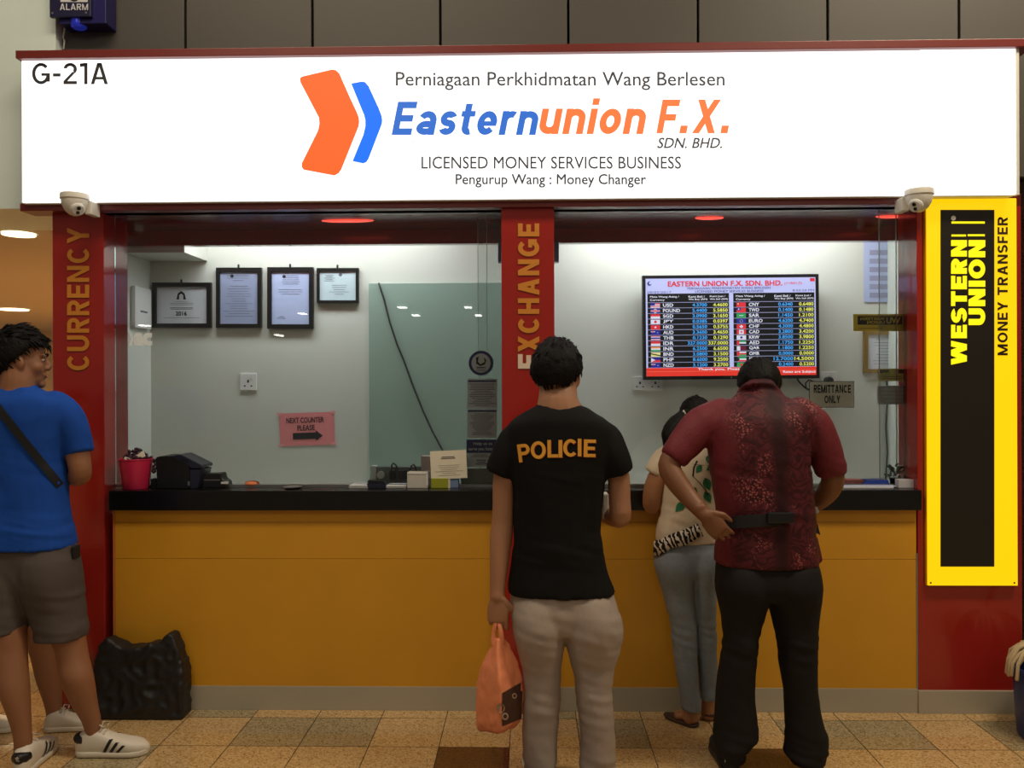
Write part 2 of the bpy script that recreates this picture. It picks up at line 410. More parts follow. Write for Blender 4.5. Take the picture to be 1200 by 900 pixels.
def block_glyphs(body, t=.2, gap=.13):
    """plain grotesque letters drawn from straight and curved strokes of thickness t, cap height 1"""
    V = []; F = []; pen = 0.0; h = t/2
    lay = [0]
    def poly(p): lay[0] += 1; k = len(V); V.extend((pen + x, y, lay[0]) for x, y in p); F.append(tuple(range(k, k + len(p))))
    def rect(x0, y0, x1, y1): poly([(x0, y0), (x1, y0), (x1, y1), (x0, y1)])
    def diag(x0, y0, x1, y1, k=1.0):
        L = math.hypot(x1-x0, y1-y0); a = h*k*L/max(.05, abs(y1-y0)); poly([(x0-a, y0), (x0+a, y0), (x1+a, y1), (x1-a, y1)])
    def arc(cx, cy, rx, ry, a0, a1, n=18):
        k = len(V); lay[0] += 1
        for i in range(n+1):
            q = radians(a0 + (a1-a0)*i/n)
            for d in (0, t): V.append((pen + cx + (rx-d)*cos(q), cy + (ry-d)*sin(q), lay[0]))
        for i in range(n): F.append((k+2*i, k+2*i+2, k+2*i+3, k+2*i+1))
    dw = h*1.25
    for c in body:
        w = .66
        if c == ' ': pen += .38; continue
        elif c == 'C': w = .76; arc(w/2, .5, w/2, .5, 42, 318, 24)
        elif c == 'G': w = .80; arc(w/2, .5, w/2, .5, 42, 345, 26); rect(w-t, .12, w, .52); rect(w*.52, .52-t*.85, w, .52)
        elif c == 'O': w = .82; arc(w/2, .5, w/2, .5, 0, 360, 30)
        elif c == 'U': w = .72; rect(0, w/2, t, 1); rect(w-t, w/2, w, 1); arc(w/2, w/2, w/2, w/2, 180, 360)
        elif c in 'RP':
            w = .68; b = .42 if c == 'R' else .38; r = (1-b)/2; rect(0, 0, t, 1); rect(t, 1-t, w-r, 1); rect(t, b, w-r, b+t); arc(w-r, b+r, r, r, -90, 90)
            if c == 'R': diag(w-dw, 0, w*.48, b+h)
        elif c == 'E': w = .60; rect(0, 0, t, 1); rect(t, 0, w, t); rect(t, 1-t, w, 1); rect(t, .5-h, w*.93, .5+h)
        elif c == 'F': w = .57; rect(0, 0, t, 1); rect(t, 1-t, w, 1); rect(t, .47-h, w*.93, .47+h)
        elif c == 'L': w = .56; rect(0, 0, t, 1); rect(t, 0, w, t)
        elif c == 'I': w = t; rect(0, 0, t, 1)
        elif c == 'T': w = .66; rect(w/2-h, 0, w/2+h, 1-t); rect(0, 1-t, w, 1)
        elif c == 'H': w = .72; rect(0, 0, t, 1); rect(w-t, 0, w, 1); rect(t, .5-h, w-t, .5+h)
        elif c == 'N': w = .74; rect(0, 0, t, 1); rect(w-t, 0, w, 1); poly([(w-t*1.05, 0), (w-t*.15, 0), (t*1.05, 1), (t*.15, 1)])
        elif c == 'M': w = .90; rect(0, 0, t, 1); rect(w-t, 0, w, 1); poly([(w/2-h*.9, .0), (w/2+h*.9, .0), (t*1.0, 1), (0, 1)]); poly([(w/2-h*.9, 0), (w/2+h*.9, 0), (w, 1), (w-t, 1)])
        elif c == 'W':
            w = 1.12
            for a, b in ((dw*.9, w*.27), (w*.5, w*.27), (w*.5, w*.73), (w-dw*.9, w*.73)): diag(b, 0, a, 1, .95)
        elif c == 'A': w = .80; diag(dw, 0, w/2-.02, 1); diag(w-dw, 0, w/2+.02, 1); rect(w*.24, .22, w*.76, .22+t*.85)
        elif c == 'X': w = .76; diag(dw, 0, w-dw, 1); diag(w-dw, 0, dw, 1)
        elif c == 'Y': w = .76; rect(w/2-h, 0, w/2+h, .45); diag(w/2, .40, dw, 1); diag(w/2, .40, w-dw, 1)
        elif c == 'S': w = .66; ry = (1+t)/4; arc(w/2, 1-ry, w/2, ry, 22, 270); arc(w/2, ry, w/2, ry, -158, 90)
        elif c == '2': w = .60; arc(w/2, .71, w/2, .29, -38, 172); poly([(0, t), (t*1.15, t), (w*.93, .58), (w*.93-t*1.1, .58)]); rect(0, 0, w, t)
        elif c == '1': w = .34; rect(w-t, 0, w, 1); poly([(0, .80), (0, 1-t*.2), (w-t*.5, 1), (w-t*.5, 1-t)])
        elif c == '-': w = .34; rect(0, .36, w, .36+t)
        elif c == '.': w = t*1.15; rect(0, 0, w, t*1.15)
        elif c == 'o': w = .62; arc(w/2, .36, w/2, .36, 0, 360, 26)
        elif c == 'a': w = .58; rect(w-t, 0, w, .46); arc(w/2, .42, w/2, .30, 0, 150); arc(w/2, .215, w/2, .215, 0, 360, 22)
        elif c == 'e': w = .60; arc(w/2, .36, w/2, .36, 0, 318, 24); rect(t*.5, .33-t*.3, w-.01, .33+t*.42)
        elif c == 's': w = .50; ry = (.72+t)/4; arc(w/2, .72-ry, w/2, ry, 20, 270); arc(w/2, ry, w/2, ry, -160, 90)
        elif c == 't': w = .42; rect(.08, .2, .08+t, .94); rect(0, .72-t*.85, w, .72); arc(.08+.22, .22, .22, .22, 180, 292, 10)
        elif c == 'r': w = .42; rect(0, 0, t, .72); arc(.30, .42, .30, .30, 62, 180, 10)
        elif c == 'n': w = .60; rect(0, 0, t, .72); rect(w-t, 0, w, .44); arc(w/2, .44, w/2, .28, 0, 180, 14)
        elif c == 'u': w = .60; rect(0, .28, t, .72); rect(w-t, 0, w, .72); arc(w/2, .28, w/2, .28, 180, 360, 14)
        elif c == 'i': w = t; rect(0, 0, t, .72); rect(0, .82, t, .82+t*.95)
        pen += w + gap
    return V, F
class Plane:
    """a flat panel: picture coordinates (px, py) at depth Y, turned by rot degrees about (cx, cy)"""
    def __init__(s, Y, cx=None, cy=None, rot=0.0): s.Y = Y; s.c = (cx, cy); s.r = radians(rot)
    def p(s, x, y, off=0.0):
        if s.r:
            dx, dy = x - s.c[0], y - s.c[1]; x = s.c[0] + dx*cos(s.r) + dy*sin(s.r); y = s.c[1] - dx*sin(s.r) + dy*cos(s.r)
        q = W(x, y, s.Y); q.y -= off; return q
    def rect(s, mb, x0, y0, x1, y1, m, off=.001, th=.0):
        a = [s.p(x0, y1, off), s.p(x1, y1, off), s.p(x1, y0, off), s.p(x0, y0, off)]
        if th: mb.prism(a, (0, th, 0), m)
        else: mb.quad(*a, m)
    def poly(s, mb, pts, m, off=.001, th=.003): mb.prism([s.p(x, y, off) for x, y in pts], (0, th, 0), m)
    def disc(s, mb, x, y, r, m, off=.001, th=.001, n=24): s.poly(mb, [(x + r*cos(-2*pi*i/n), y + r*sin(-2*pi*i/n)) for i in range(n)], m, off, th)
    def text(s, mb, body, x0, y0, x1, y1, m, off=.002, bold=0.0, shear=0.0, turn=0, res=3, th=0.0, mirror=False, spacing=1.0):
        vs, fs = glyphs(body, bold, shear, res, spacing)
        if not vs: return
        if turn: vs = [(-y, x, l) for x, y, l in vs]
        if mirror: vs = [(-x, y, l) for x, y, l in vs]
        ax = min(v[0] for v in vs); bx_ = max(v[0] for v in vs); ay = min(v[1] for v in vs); by = max(v[1] for v in vs)
        P = [s.p(x0 + (x-ax)/(bx_-ax)*(x1-x0), y1 - (y-ay)/(by-ay)*(y1-y0), off + l*.00012) for x, y, l in vs]
        mb.add(P, fs, m)
    def block(s, mb, body, x0, y0, x1, y1, m, off=.002, t=.2, shear=0.0, turn=0, mirror=False, gap=.13):
        vs, fs = block_glyphs(body, t, gap)
        vs = [(x + y*shear, y, l) for x, y, l in vs]
        if turn: vs = [(-y, x, l) for x, y, l in vs]
        if mirror: vs = [(-x, y, l) for x, y, l in vs]
        ax = min(v[0] for v in vs); bx_ = max(v[0] for v in vs); ay = min(v[1] for v in vs); by = max(v[1] for v in vs)
        mb.add([s.p(x0 + (x-ax)/(bx_-ax)*(x1-x0), y1 - (y-ay)/(by-ay)*(y1-y0), off + (l % 4)*.00012) for x, y, l in vs], fs, m)
    def lines(s, mb, x0, y0, x1, y1, n, m, off=.002, h=.6, seed=0):
        rd = random.Random(seed)
        for i in range(n):
            y = y0 + (y1-y0)*(i+.5)/n; w = (x1-x0)*rd.uniform(.45, 1); c = (x0+x1)/2
            s.rect(mb, c-w/2, y-h/2, c+w/2, y+h/2, m, off)

# ================================================================== THE SETTING
YB = 0.85     # booth back wall
YG = 0.105    # glass line
zsoff = Z(246)            # underside of the reveal
# floor: 30 cm polished granite tiles, one quad per tile
fl = MB()
x0t = X(525, -.0, 833); T = .30; GR = .0018
xs = [x0t + T*i for i in range(-24, 16)]
ys = [-.393 + T*j for j in range(-14, 26)]
fl.quad((xs[0], ys[0], -.004), (xs[-1], ys[0], -.004), (xs[-1], ys[-1], -.004), (xs[0], ys[-1], -.004), M_grout)
rt = random.Random(3)
special = {(-3, 0): 'g', (-2, 0): 'g', (-1, 0): 'b', (0, 0): 'b', (1, 0): 'b', (2, 0): 'g', (3, 0): 'b', (4, 0): 'b', (5, 0): 'g', (6, 0): 'g', (7, 0): 'b', (8, 0): 'g', (-4, 0): 'b', (-5, 0): 'b', (0, -1): 'd', (4, -1): 'd', (-1, -1): 'b', (-2, -1): 'b', (-3, -1): 'b', (-4, -1): 'b', (1, -1): 'b', (2, -1): 'b', (3, -1): 'b', (5, -1): 'b', (6, -1): 'b', (7, -1): 'b', (8, -1): 'b'}
for i in range(len(xs)-1):
    for j in range(len(ys)-1):
        ki, kj = i - 24, j - 14
        c = special.get((ki, kj+0)) or rt.choice('bbgbbgb')
        if ys[j] < -.99 and ys[j] > -1.4: c = 'd' if c != 'b' else 'b'
        m = {'b': M_tile_b, 'g': M_tile_g, 'd': M_tile_d}[c]
        fl.quad((xs[i]+GR, ys[j]+GR, 0), (xs[i+1]-GR, ys[j]+GR, 0), (xs[i+1]-GR, ys[j+1]-GR, 0), (xs[i]+GR, ys[j+1]-GR, 0), m)
struct(fl.build('floor'))

# upper wall: taupe panels with dark open joints
uw = MB(); gaps = [217, 366, 516, 666, 818, 970, 1124, 1280]
gx = [X(70, .1, 25)] + [X(g, .1, 25) for g in gaps]
uw.box(gx[0], gx[-1], .14, .2, 2.52, 4.0, M_gap)
for a, b in zip(gx[:-1], gx[1:]): uw.box(a+.006, b-.006, .10, .14, 2.52, 4.0, M_panel, .003)
struct(uw.build('wall_front'))
pc = MB(); pc.box(-4.6, X(70, .08, 25), .045, .6, 2.395, 4.0, M_pale); struct(pc.build('wall_left'))
st = MB(); st.box(X(1197, .2, 600), X(1197, .2, 600)+.9, .16, .9, 0, 4.0, M_stone); struct(st.build('pillar_stone'))

# red fascia strips above and below the big sign
t1 = MB(); a = W(18, 66, -.13); t1.box(a.x, X(1215, -.13), -.13, .12, Z(61.5, -.13, 600), Z(52, -.13, 600), M_redtrim, .003)
struct(t1.build('trim_1'))
t2 = MB(); t2.box(X(24, -.06), X(1088, -.06), -.06, .06, zsoff, Z(233.5, -.06), M_redtrim, .003); struct(t2.build('trim_2'))

# red pillars
def pillar(name, px0, px1, yb, ztop=None, zb=0, yf=0):
    m = MB(); m.box(X(px0, yf), X(px1, yf), yf, yb, zb, ztop or zsoff, M_red, .002); o = m.build(name); return struct(o)
pl = pillar('pillar_left', 62, 122, .235)
pm = pillar('pillar_middle', 588, 650, .235, yf=-.038)
pr = pillar('pillar_right', 1075, 1197, .20)
lt = Plane(-.001)
m = MB(); lt.block(m, 'CURRENCY', 79, 267, 105, 434, M_letter, .003, .19, turn=1); m.build('lettering', pl)
lt = Plane(-.039)
m = MB(); lt.block(m, 'XCHANGE', 607, 262, 632, 412.5, M_letter, .003, .22, turn=1); m.build('lettering', pm)
m = MB(); lt.block(m, 'E', 607, 415, 632, 432, M_letterw, .003, .22, turn=1); m.build('lettering', pm)['label'] = 'pale unpainted letter E'

# reveal soffit, header behind it, booth shell
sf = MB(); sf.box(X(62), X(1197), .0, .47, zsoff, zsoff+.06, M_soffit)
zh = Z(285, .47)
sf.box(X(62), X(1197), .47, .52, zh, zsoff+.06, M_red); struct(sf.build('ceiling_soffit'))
xl = X(177, YB); xr = X(1040, YB)
bw = MB(); bw.box(xl-.1, xr+.1, YB, YB+.08, 0, 2.7, M_wall); struct(bw.build('wall_back'))
bl = MB(); bl.box(xl-.08, xl, .235, YB, 0, 2.7, M_wall); struct(bl.build('wall_booth_left'))
br = MB(); br.box(xr, xr+.08, .20, YB, 0, 2.7, M_wall); struct(br.build('wall_booth_right'))
bc = MB(); bc.box(xl-.08, xr+.08, .47, YB, 2.6, 2.68, M_wall); struct(bc.build('ceiling_booth'))
bk = MB(); a = W(243, 306, YB); bk.box(xl, a.x, .53, YB, a.z, 2.6, M_wall); struct(bk.build('ceiling_bulkhead'))

# corridor on the far left
xc = X(62)
cw = MB(); cw.box(xc-.001, xc+.05, .235, 9, 0, 2.42, M_warm); cw.box(-9, xc, 9, 9.1, 0, 2.42, M_warm); cw.box(-9.1, -9, .6, 9, 0, 2.42, M_warm); struct(cw.build('wall_corridor'))
cc = MB(); cc.box(-9, xc+.05, .05, 9, 2.40, 2.45, M_warm); struct(cc.build('ceiling_corridor'))
for px, py in ((22, 269), (16, 359)):
    zc = 2.397; d = (zc - CAM.z)*FPX/(450-py); p = W(px, py, d + CAM.y)
    o = thing('ceiling_downlight', (p.x, p.y, 2.4), 'recessed warm downlight in the corridor ceiling, %s' % ('the nearer one, above the blue T-shirt man' if py < 300 else 'the farther one, just above his hair'), 'light', 'corridor downlights')
    r = .085 if py < 300 else .15
    m = MB(); m.lathe((p.x, p.y, 2.396), [(r, 0), (r*1.15, 0), (r*1.2, .012), (r*1.2, .02)], M_white); m.build('trim_ring', o, True, 40)
    m = MB(); m.lathe((p.x, p.y, 2.385), [(.001, 0), (r, .0), (r, .012)], E_warm); m.build('lamp', o)

# skirting along the counter front and the right pillar
sk = MB(); sk.box(X(134), X(1074), -.004, .05, 0, Z(805), M_skirt, .001); sk.box(X(1074), X(1191), -.012, .05, 0, Z(806.5), M_skirt, .001)
struct(sk.build('baseboard_front'))

# glazing
ztop = Z(573, .02)          # counter height
def window(name, pxa, pxb, edges):
    o = MB(); o.box(X(pxa, YG), X(pxb, YG), YG, YG+.008, ztop+.001, zsoff-.001, M_glass); w = struct(o.build(name))
    m = MB()
    m.box(X(pxa, YG)+.002, X(pxb, YG)-.002, YG-.008, YG+.016, ztop, ztop+.012, M_steel)
    m.build('sill_track', w)
    return w
w1 = window('window_1', 122+13, 588, [560, 571])
w2 = window('window_2', 650, 1075, [1030, 1050])
for w, es in ((w1, [560.5, 571]), (w2, [1031, 1051])):
    a, b = X(es[0], YG+.03), X(es[1], YG+.03)
    m = MB(); m.box(a, X(588 if w is w1 else 1068, YG+.03), YG+.03, YG+.036, ztop+.001, zsoff-.001, M_glass); m.build('sliding_pane', w)
    e = MB(); e.box(a-.0012, a+.0012, YG+.029, YG+.037, ztop+.012, zsoff-.001, M_skirt); e.box(b-.001, b+.001, YG+.0285, YG+.0375, ztop+.012, zsoff-.001, M_skirt); e.build('pane_edge', w)

# ================================================================== SIGNS
YS = -.10
sg = thing('shop_sign', (X(607, YS), 0.0, Z(236, YS)), 'long white backlit shop sign above the counter reading Easternunion F.X.', 'sign')
m = MB(); a = W(25, 236, YS); b = W(1190, 62, YS)
zt = Z(63, YS, 600); zb = Z(233.5, YS, 600)
m.box(a.x, b.x, YS+.012, .10, zb, zt, M_white, .002); m.build('housing', sg)
m = MB(); m.box(a.x+.004, b.x-.004, YS, YS+.012, zb+.004, zt-.004, E_sign); m.build('face_panel', sg)
m = MB(); m.box(X(1079, YS-.004, 150), b.x-.004, YS-.004, YS, zb+.004, zt+.018, E_sign); m.box(b.x-.0015, b.x+.010, YS-.01, YS+.02, zb, zt, M_cream); m.build('end_panel', sg)
PS = Plane(YS)
OR = [(351.6, 92), (354, 90), (389.3, 81.7), (394, 82.6), (398, 86.7), (410, 114), (418, 131), (420.6, 138), (421, 143), (420.4, 148), (400, 198.7), (397, 203), (392, 205.8), (356, 199), (353.8, 196), (353.8, 191.5), (364, 171), (373, 153), (374.5, 145), (373.9, 138), (352.4, 97)]
BL = [(411.6, 98), (424, 95.8), (428, 96.5), (432, 101), (444, 127), (447.4, 136.4), (448, 141), (447.6, 145.3), (432, 186), (429.5, 190), (425.8, 191.6), (413.3, 189), (426, 158), (428.3, 148), (428.2, 141), (426.7, 134.7), (421, 121)]
m = MB(); PS.poly(m, OR, E_org, .003, .002); m.build('orange_chevron', sg)
m = MB(); PS.poly(m, BL, E_blu, .003, .002); m.build('blue_chevron', sg)
m = MB(); PS.block(m, 'G-21A', 38, 74, 127, 99, mat('dark grey lettering', srgb(58, 58, 62), .5), .003, .15); m.build('unit_number', sg)
for body, bx, c, bd, sh in (('Perniagaan Perkhidmatan Wang Berlesen', (464, 84.5, 849, 106), E_gry, .012, 0), ('LICENSED MONEY SERVICES BUSINESS', (494, 183.5, 798, 198), E_gry, .012, 0), ('Pengurup Wang : Money Changer', (534, 204, 757, 220), E_gry, .022, 0), ('SDN. BHD.', (770, 161.5, 846, 174), E_gry, .022, .25), ('(1119691-D)', (457, 163.5, 500, 171), E_lgr, 0, 0)):
    m = MB(); PS.text(m, body, *bx, c, .003, bd, sh); by_word(m, 'small_lettering', sg, 0, (bx[3]-bx[1])*.16/S(YS) if bx[3]-bx[1] > 10 else 9)
m = MB(); PS.block(m, 'Eastern', 459, 119.5, 631, 158.5, E_eb, .004, .2, .2, gap=.115); m.build('blue_lettering', sg)
m = MB(); PS.block(m, 'union', 632, 115.5, 757, 157.5, E_eo, .004, .2, .2, gap=.115); m.build('orange_lettering', sg)
m = MB(); PS.block(m, 'F.X.', 769, 117, 854, 156.5, E_eo, .004, .2, .2, gap=.16); m.build('orange_lettering', sg)

YW = -.03
wu = thing('lightbox_sign', (X(1140, YW), -.05, Z(687, YW)), 'tall yellow lightbox on the right pillar with vertical Western Union lettering', 'sign')
m = MB(); a = W(1087, 687, YW); b = W(1192, 231.5, YW)
m.box(a.x, b.x, YW+.01, -.001, a.z, b.z, mat('yellow sheet metal', srgb(226, 170, 10), .4), .003); m.build('housing', wu)
m = MB(); m.box(a.x+.003, b.x-.003, YW, YW+.01, a.z+.003, b.z-.003, E_wu, .002); m.build('face_panel', wu)
PW = Plane(YW)
m = MB(); PW.rect(m, 1102, 246, 1165, 664, M_wublk, .002, .002); m.build('black_panel', wu)
m = MB()
PW.block(m, 'WESTERN', 1114, 281.5, 1132.5, 427.5, E_wul, .004, .265, turn=1, gap=.09); m.build('yellow_lettering', wu)
m = MB(); PW.block(m, 'UNION', 1134.5, 281.5, 1154, 381, E_wul, .004, .265, turn=1, gap=.09); m.build('yellow_lettering', wu)
m = MB()
PW.rect(m, 1114.5, 275, 1131.5, 277.3, E_wul, .004); PW.rect(m, 1133.5, 274.7, 1153.5, 277, E_wul, .004); PW.rect(m, 1114.5, 259.7, 1153.5, 262.2, E_wul, .004)
m.build('yellow_bars', wu)
m = MB(); PW.disc(m, 1116.8, 255.8, 2.8, M_cream, .004); m.build('registered_mark', wu)
m = MB(); PW.block(m, 'MONEY TRANSFER', 1168.5, 254.5, 1180.5, 416.5, mat('brown black lettering', srgb(46, 22, 8), .5), .003, .2, turn=1); by_word(m, 'dark_lettering', wu, 2, 3.2/S(YW))
for q in ((1090.5, 683), (1188.5, 683)): m = MB(); PW.disc(m, q[0], q[1], 1.1, M_ink, .002, n=10); m.build('screw', wu)

# red lamps recessed in the soffit
for px, wd_, lab in ((408, .13, 'thin red lamp under the soffit over the left window'), (832, .07, 'small red lamp under the soffit above the rates screen'), (1044, .07, 'small red lamp under the soffit at the right end of the counter')):
    x = X(px, .22); m = MB(); m.lathe((x, .22, zsoff-.006), [(.001, 0), (.85, 0), (1, .003), (1, .006)], E_red, 32)
    for v in m.v: v.x = x + (v.x - x)*wd_; v.y = .22 + (v.y - .22)*.03
    tag(m.build('recessed_lamp', None, True, 30), lab, 'light', 'red soffit lamps')

# alarm box, top left
YA = -.02
al = thing('alarm_box', (X(90, YA, 20), .05, Z(34, YA)), 'dark blue alarm box above the left end of the white sign', 'alarm')
m = MB(); m.pbox(58, -62, 106, 20, YA, YA+.02, mat('dark navy enamel', srgb(28, 26, 62), .35), .004); m.build('front_plate', al)
m = MB(); a = W(69, 28, YA+.02); b = W(124, -62, YA+.02); m.box(a.x, b.x, YA+.02, .10, a.z, b.z, M_blue, .004); m.build('body', al)
PA = Plane(YA)
m = MB(); PA.block(m, 'ALARM', 70.5, 4.5, 103.5, 12, mat('white lettering', srgb(206, 206, 210), .5), .002, .16); PA.rect(m, 71, -6, 103, 2.5, MATS['white lettering'], .001); PA.disc(m, 87, -4, 6, M_ink, .002); m.build('lettering', al)
for q in ((61.5, 15.5), (101, 15)): m = MB(); PA.disc(m, q[0], q[1], 1.2, M_steel, .002, n=10); m.build('screw', al)
p = W(92.5, 24, .03); rr = 9/S(.03)
m = MB(); m.lathe(p, [(.002, -.040), (rr*.7, -.040), (rr*.95, -.032), (rr, -.02), (rr, 0)], mat('blue lamp lens', srgb(30, 40, 190), .15, emit=(.05, .08, .9, 1), estr=.12)); m.lathe(p, [(rr*1.2, -.004), (rr*1.2, .012)], M_dark); m.build('beacon', al, True, 40)
m = MB(); m.tube([W(77, 24, .05), W(76, 32, .06), W(74, 44, .07), W(75.5, 48, .07), W(74.5, 57, .08)], .004, M_greycable); m.build('cable', al, True)

# turret cameras under the sign
def cctv(px, py, side, label):
    Yc = -.16; k = 1/S(Yc); c = W(px, py, Yc)
    o = thing('security_camera', (c.x, c.y, c.z), label, 'camera', 'turret cameras under the sign')
    m = MB(); m.lathe(c, [(.015, .0), (15.5*k, 0), (16*k, -.006), (16*k, -.024), (15*k, -.028), (.012, -.028)], M_cream); m.build('base_ring', o, True, 40)
    m = MB(); m.lathe(c, [(14.8*k, -.027), (14.6*k, -.04), (13*k, -.06), (10*k, -.08), (6*k, -.094), (2*k, -.100), (.001, -.101)], M_cream); m.build('housing', o, True, 60)
    d = Vector((side*.62, -.55, -.56)).normalized()
    e = c + Vector((0, 0, -.050)) + d*.036
    m = MB(); m.lathe(e, [(.032, .0), (.031, .012), (.024, .018), (.001, .018)], M_white, axis=d); m.build('eyeball', o, True, 40)
    m = MB()
    u = d.orthogonal().normalized(); u = (Vector((0, 0, 1)) - d*d.z).normalized()
    m.lathe(e + d*.0185 + u*.010, [(.009, 0), (.008, .003), (.001, .003)], M_dark, 14, axis=d); m.lathe(e + d*.0185 - u*.012, [(.008, 0), (.007, .003), (.001, .003)], M_dark, 14, axis=d); m.build('lens', o, True, 40)
    m = MB(); xa = c.x + side*9*k; xb = c.x + side*17*k
    m.box(min(xa, xb), max(xa, xb), c.y+.02, -.06, c.z-.088, c.z-.026, M_cream, .004); m.build('bracket', o)
cctv(87.5, 227.5, 1, 'cream turret camera under the left end of the sign')
cctv(1077, 222.5, -1, 'cream turret camera beside the top of the yellow lightbox')

# ================================================================== COUNTER
ct = thing('service_counter', (X(604), .0, 0), 'mustard yellow counter front below the black granite top', 'counter')
zc0, zc1, zc2, zc3 = Z(805), Z(655), Z(612), Z(597)
m = MB(); m.box(X(134.5), X(1073), .0, .16, zc0, zc1-.001, M_yellow, .001); m.build('lower_panel', ct)
m = MB(); m.box(X(134.5), X(1073), .0, .16, zc1+.0005, zc2-.001, M_yellow, .001); m.build('upper_panel', ct)
m = MB(); m.box(X(134.5), X(1073), .0, .16, zc2+.0005, zc3, M_yellow, .001); m.build('top_rail', ct)
m = MB(); m.box(X(131.8), X(134.4), -.001, .10, zc0, zc3, M_yedge); m.build('edge_strip', ct); m = MB(); m.box(X(1072.7), X(1074.5), -.002, .1, zc0, Z(648), M_steel); m.build('edge_strip', ct)
m = MB(); m.box(X(126.5, -.035), X(1080, -.035), -.035, .19, zc3, ztop, M_black, .004)
tag(m.build('countertop'), 'long black granite countertop along the money changer window', 'countertop')
m = MB(); m.box(xl+.001, xr-.001, .22, YB-.001, .86, .90, M_wall, .002); m.box(xl+.02, xr-.02, .30, .33, 0, .86, M_wall)
tag(m.build('staff_desk'), 'pale staff desk behind the granite counter inside the booth', 'desk')

# ================================================================== INSIDE THE BOOTH
def frame_pic(x0, y0, x1, y1, bx, paper, label, deco):
    Yf = YB-.025; o = thing('certificate_frame', (X((x0+x1)/2, YB), YB-.001, Z(y1, YB)), label, 'picture frame', 'framed certificates on the booth wall')
    P = Plane(Yf)
    m = MB(); A = [P.p(x0, y1), P.p(x1, y1), P.p(x1, y0), P.p(x0, y0)]; B = [P.p(x0+bx, y1-bx), P.p(x1-bx, y1-bx), P.p(x1-bx, y0+bx), P.p(x0+bx, y0+bx)]
    D = Vector((0, .024, 0)); k = [*A, *B, *[q + D for q in A], *[q + D*.5 for q in B]]
    f = []
    for i in range(4):
        j = (i+1) % 4; f += [(i, j, 4+j, 4+i), (i, 8+i, 8+j, j), (4+i, 4+j, 12+j, 12+i)]
    f.append((8, 9, 10, 11)); m.add(k, f, M_frame); m.build('frame', o)
    m = MB(); P2 = Plane(Yf+.012); P2.rect(m, x0+bx*.5, y0+bx*.5, x1-bx*.5, y1-bx*.5, paper, .001)
    deco(P2, m); m.build('certificate', o)
    m = MB(); m.tube([P.p((x0+x1)/2, y0+1), P.p((x0+x1)/2, y0-3)], .006, M_frame); m.build('hook', o, True)
def d1(P, m):
    P.poly(m, [(207, 351), (208.5, 344), (212.5, 341), (216.5, 344), (218, 351), (215, 351), (215, 346), (212.5, 344), (210, 346), (210, 351)], M_ink, .002, .0005); P.lines(m, 198, 353, 228, 358, 3, M_greyink, seed=1, h=.4); P.lines(m, 198, 360, 228, 363, 2, M_greyink, h=.6); P.text(m, '2016', 206, 365, 219, 370, M_ink, .002, .05); P.lines(m, 190, 371, 236, 374, 1, M_greyink, h=.4)
frame_pic(178, 331, 247, 384, 5, M_greypaper, 'black framed landscape certificate marked 2016, lowest and leftmost on the wall', d1)
def d2(P, m): P.disc(m, 272, 323.5, 2, M_ink, .002); P.lines(m, 266, 322, 292, 330, 3, M_greyink, seed=2, h=.5); P.lines(m, 262, 334, 298, 372, 13, M_greyink, seed=3, h=.4)
frame_pic(253, 313.5, 306, 384, 4.5, mat('blue grey paper', srgb(150, 158, 186), .4, var=.04), 'black framed portrait certificate with dense text, left of the two tall ones', d2)
def d3(P, m): P.disc(m, 333, 324, 2, M_ink, .002); P.lines(m, 330, 322, 352, 334, 5, M_greyink, seed=5, h=.5); P.lines(m, 325, 338, 356, 346, 3, M_greyink, seed=6, h=.4); P.lines(m, 325, 370, 335, 374, 2, M_greyink, seed=8, h=.4)
frame_pic(313, 313, 367, 385, 5, M_bluepaper, 'black framed pale blue certificate with little text, right of the two tall ones', d3)
def d4(P, m): P.disc(m, 399, 322, 2, M_greyink, .002); P.lines(m, 378, 322, 394, 330, 5, M_greyink, seed=7, h=.4); P.lines(m, 385, 333, 410, 346, 5, M_greyink, seed=9, h=.4)
frame_pic(371, 314, 420, 355, 3.2, mat('pale green paper', srgb(196, 214, 218), .4, var=.05), 'small black framed pale green certificate nearest the glass board', d4)

def socket(x0, y0, x1, y1, n, label, Y=YB):
    o = thing('wall_socket', (X((x0+x1)/2, Y), Y-.001, Z(y1, Y)), label, 'socket')
    m = MB(); m.pbox(x0, y0, x1, y1, Y-.010, Y-.0005, M_white, .003); m.build('plate', o)
    P = Plane(Y-.010); w = (x1-x0)/n
    for i in range(n):
        m = MB(); s_ = MB()
        c = x0 + w*(i+.5); h = y1-y0
        P.rect(m, c-1, y0+h*.38, c+1, y0+h*.55, M_ink, .001); P.rect(m, c-w*.2-1, y0+h*.7, c-w*.2+1, y0+h*.78, M_ink, .001); P.rect(m, c+w*.2-1, y0+h*.7, c+w*.2+1, y0+h*.78, M_ink, .001)
        P.rect(s_, c+w*.12, y0+h*.15, c+w*.3, y0+h*.35, M_cream, .003, .003)
        m.build('pin_holes', o); s_.build('switch', o)
    return o
socket(281, 437.5, 300.5, 457.5, 1, 'white single wall socket below the row of certificates')
socket(741, 441, 777, 457.5, 2, 'white double wall socket below the left end of the screen')
o = socket(962, 435.5, 980.5, 450, 1, 'white wall socket with a plug to the right of the screen')
m = MB(); p = W(971, 446, YB-.03); m.lathe(p, [(.001, -.03), (.018, -.03), (.022, -.02), (.022, .018), (.001, .018)], M_cable, 16, axis=(0, 1, 0)); m.build('plug', o, True, 40)

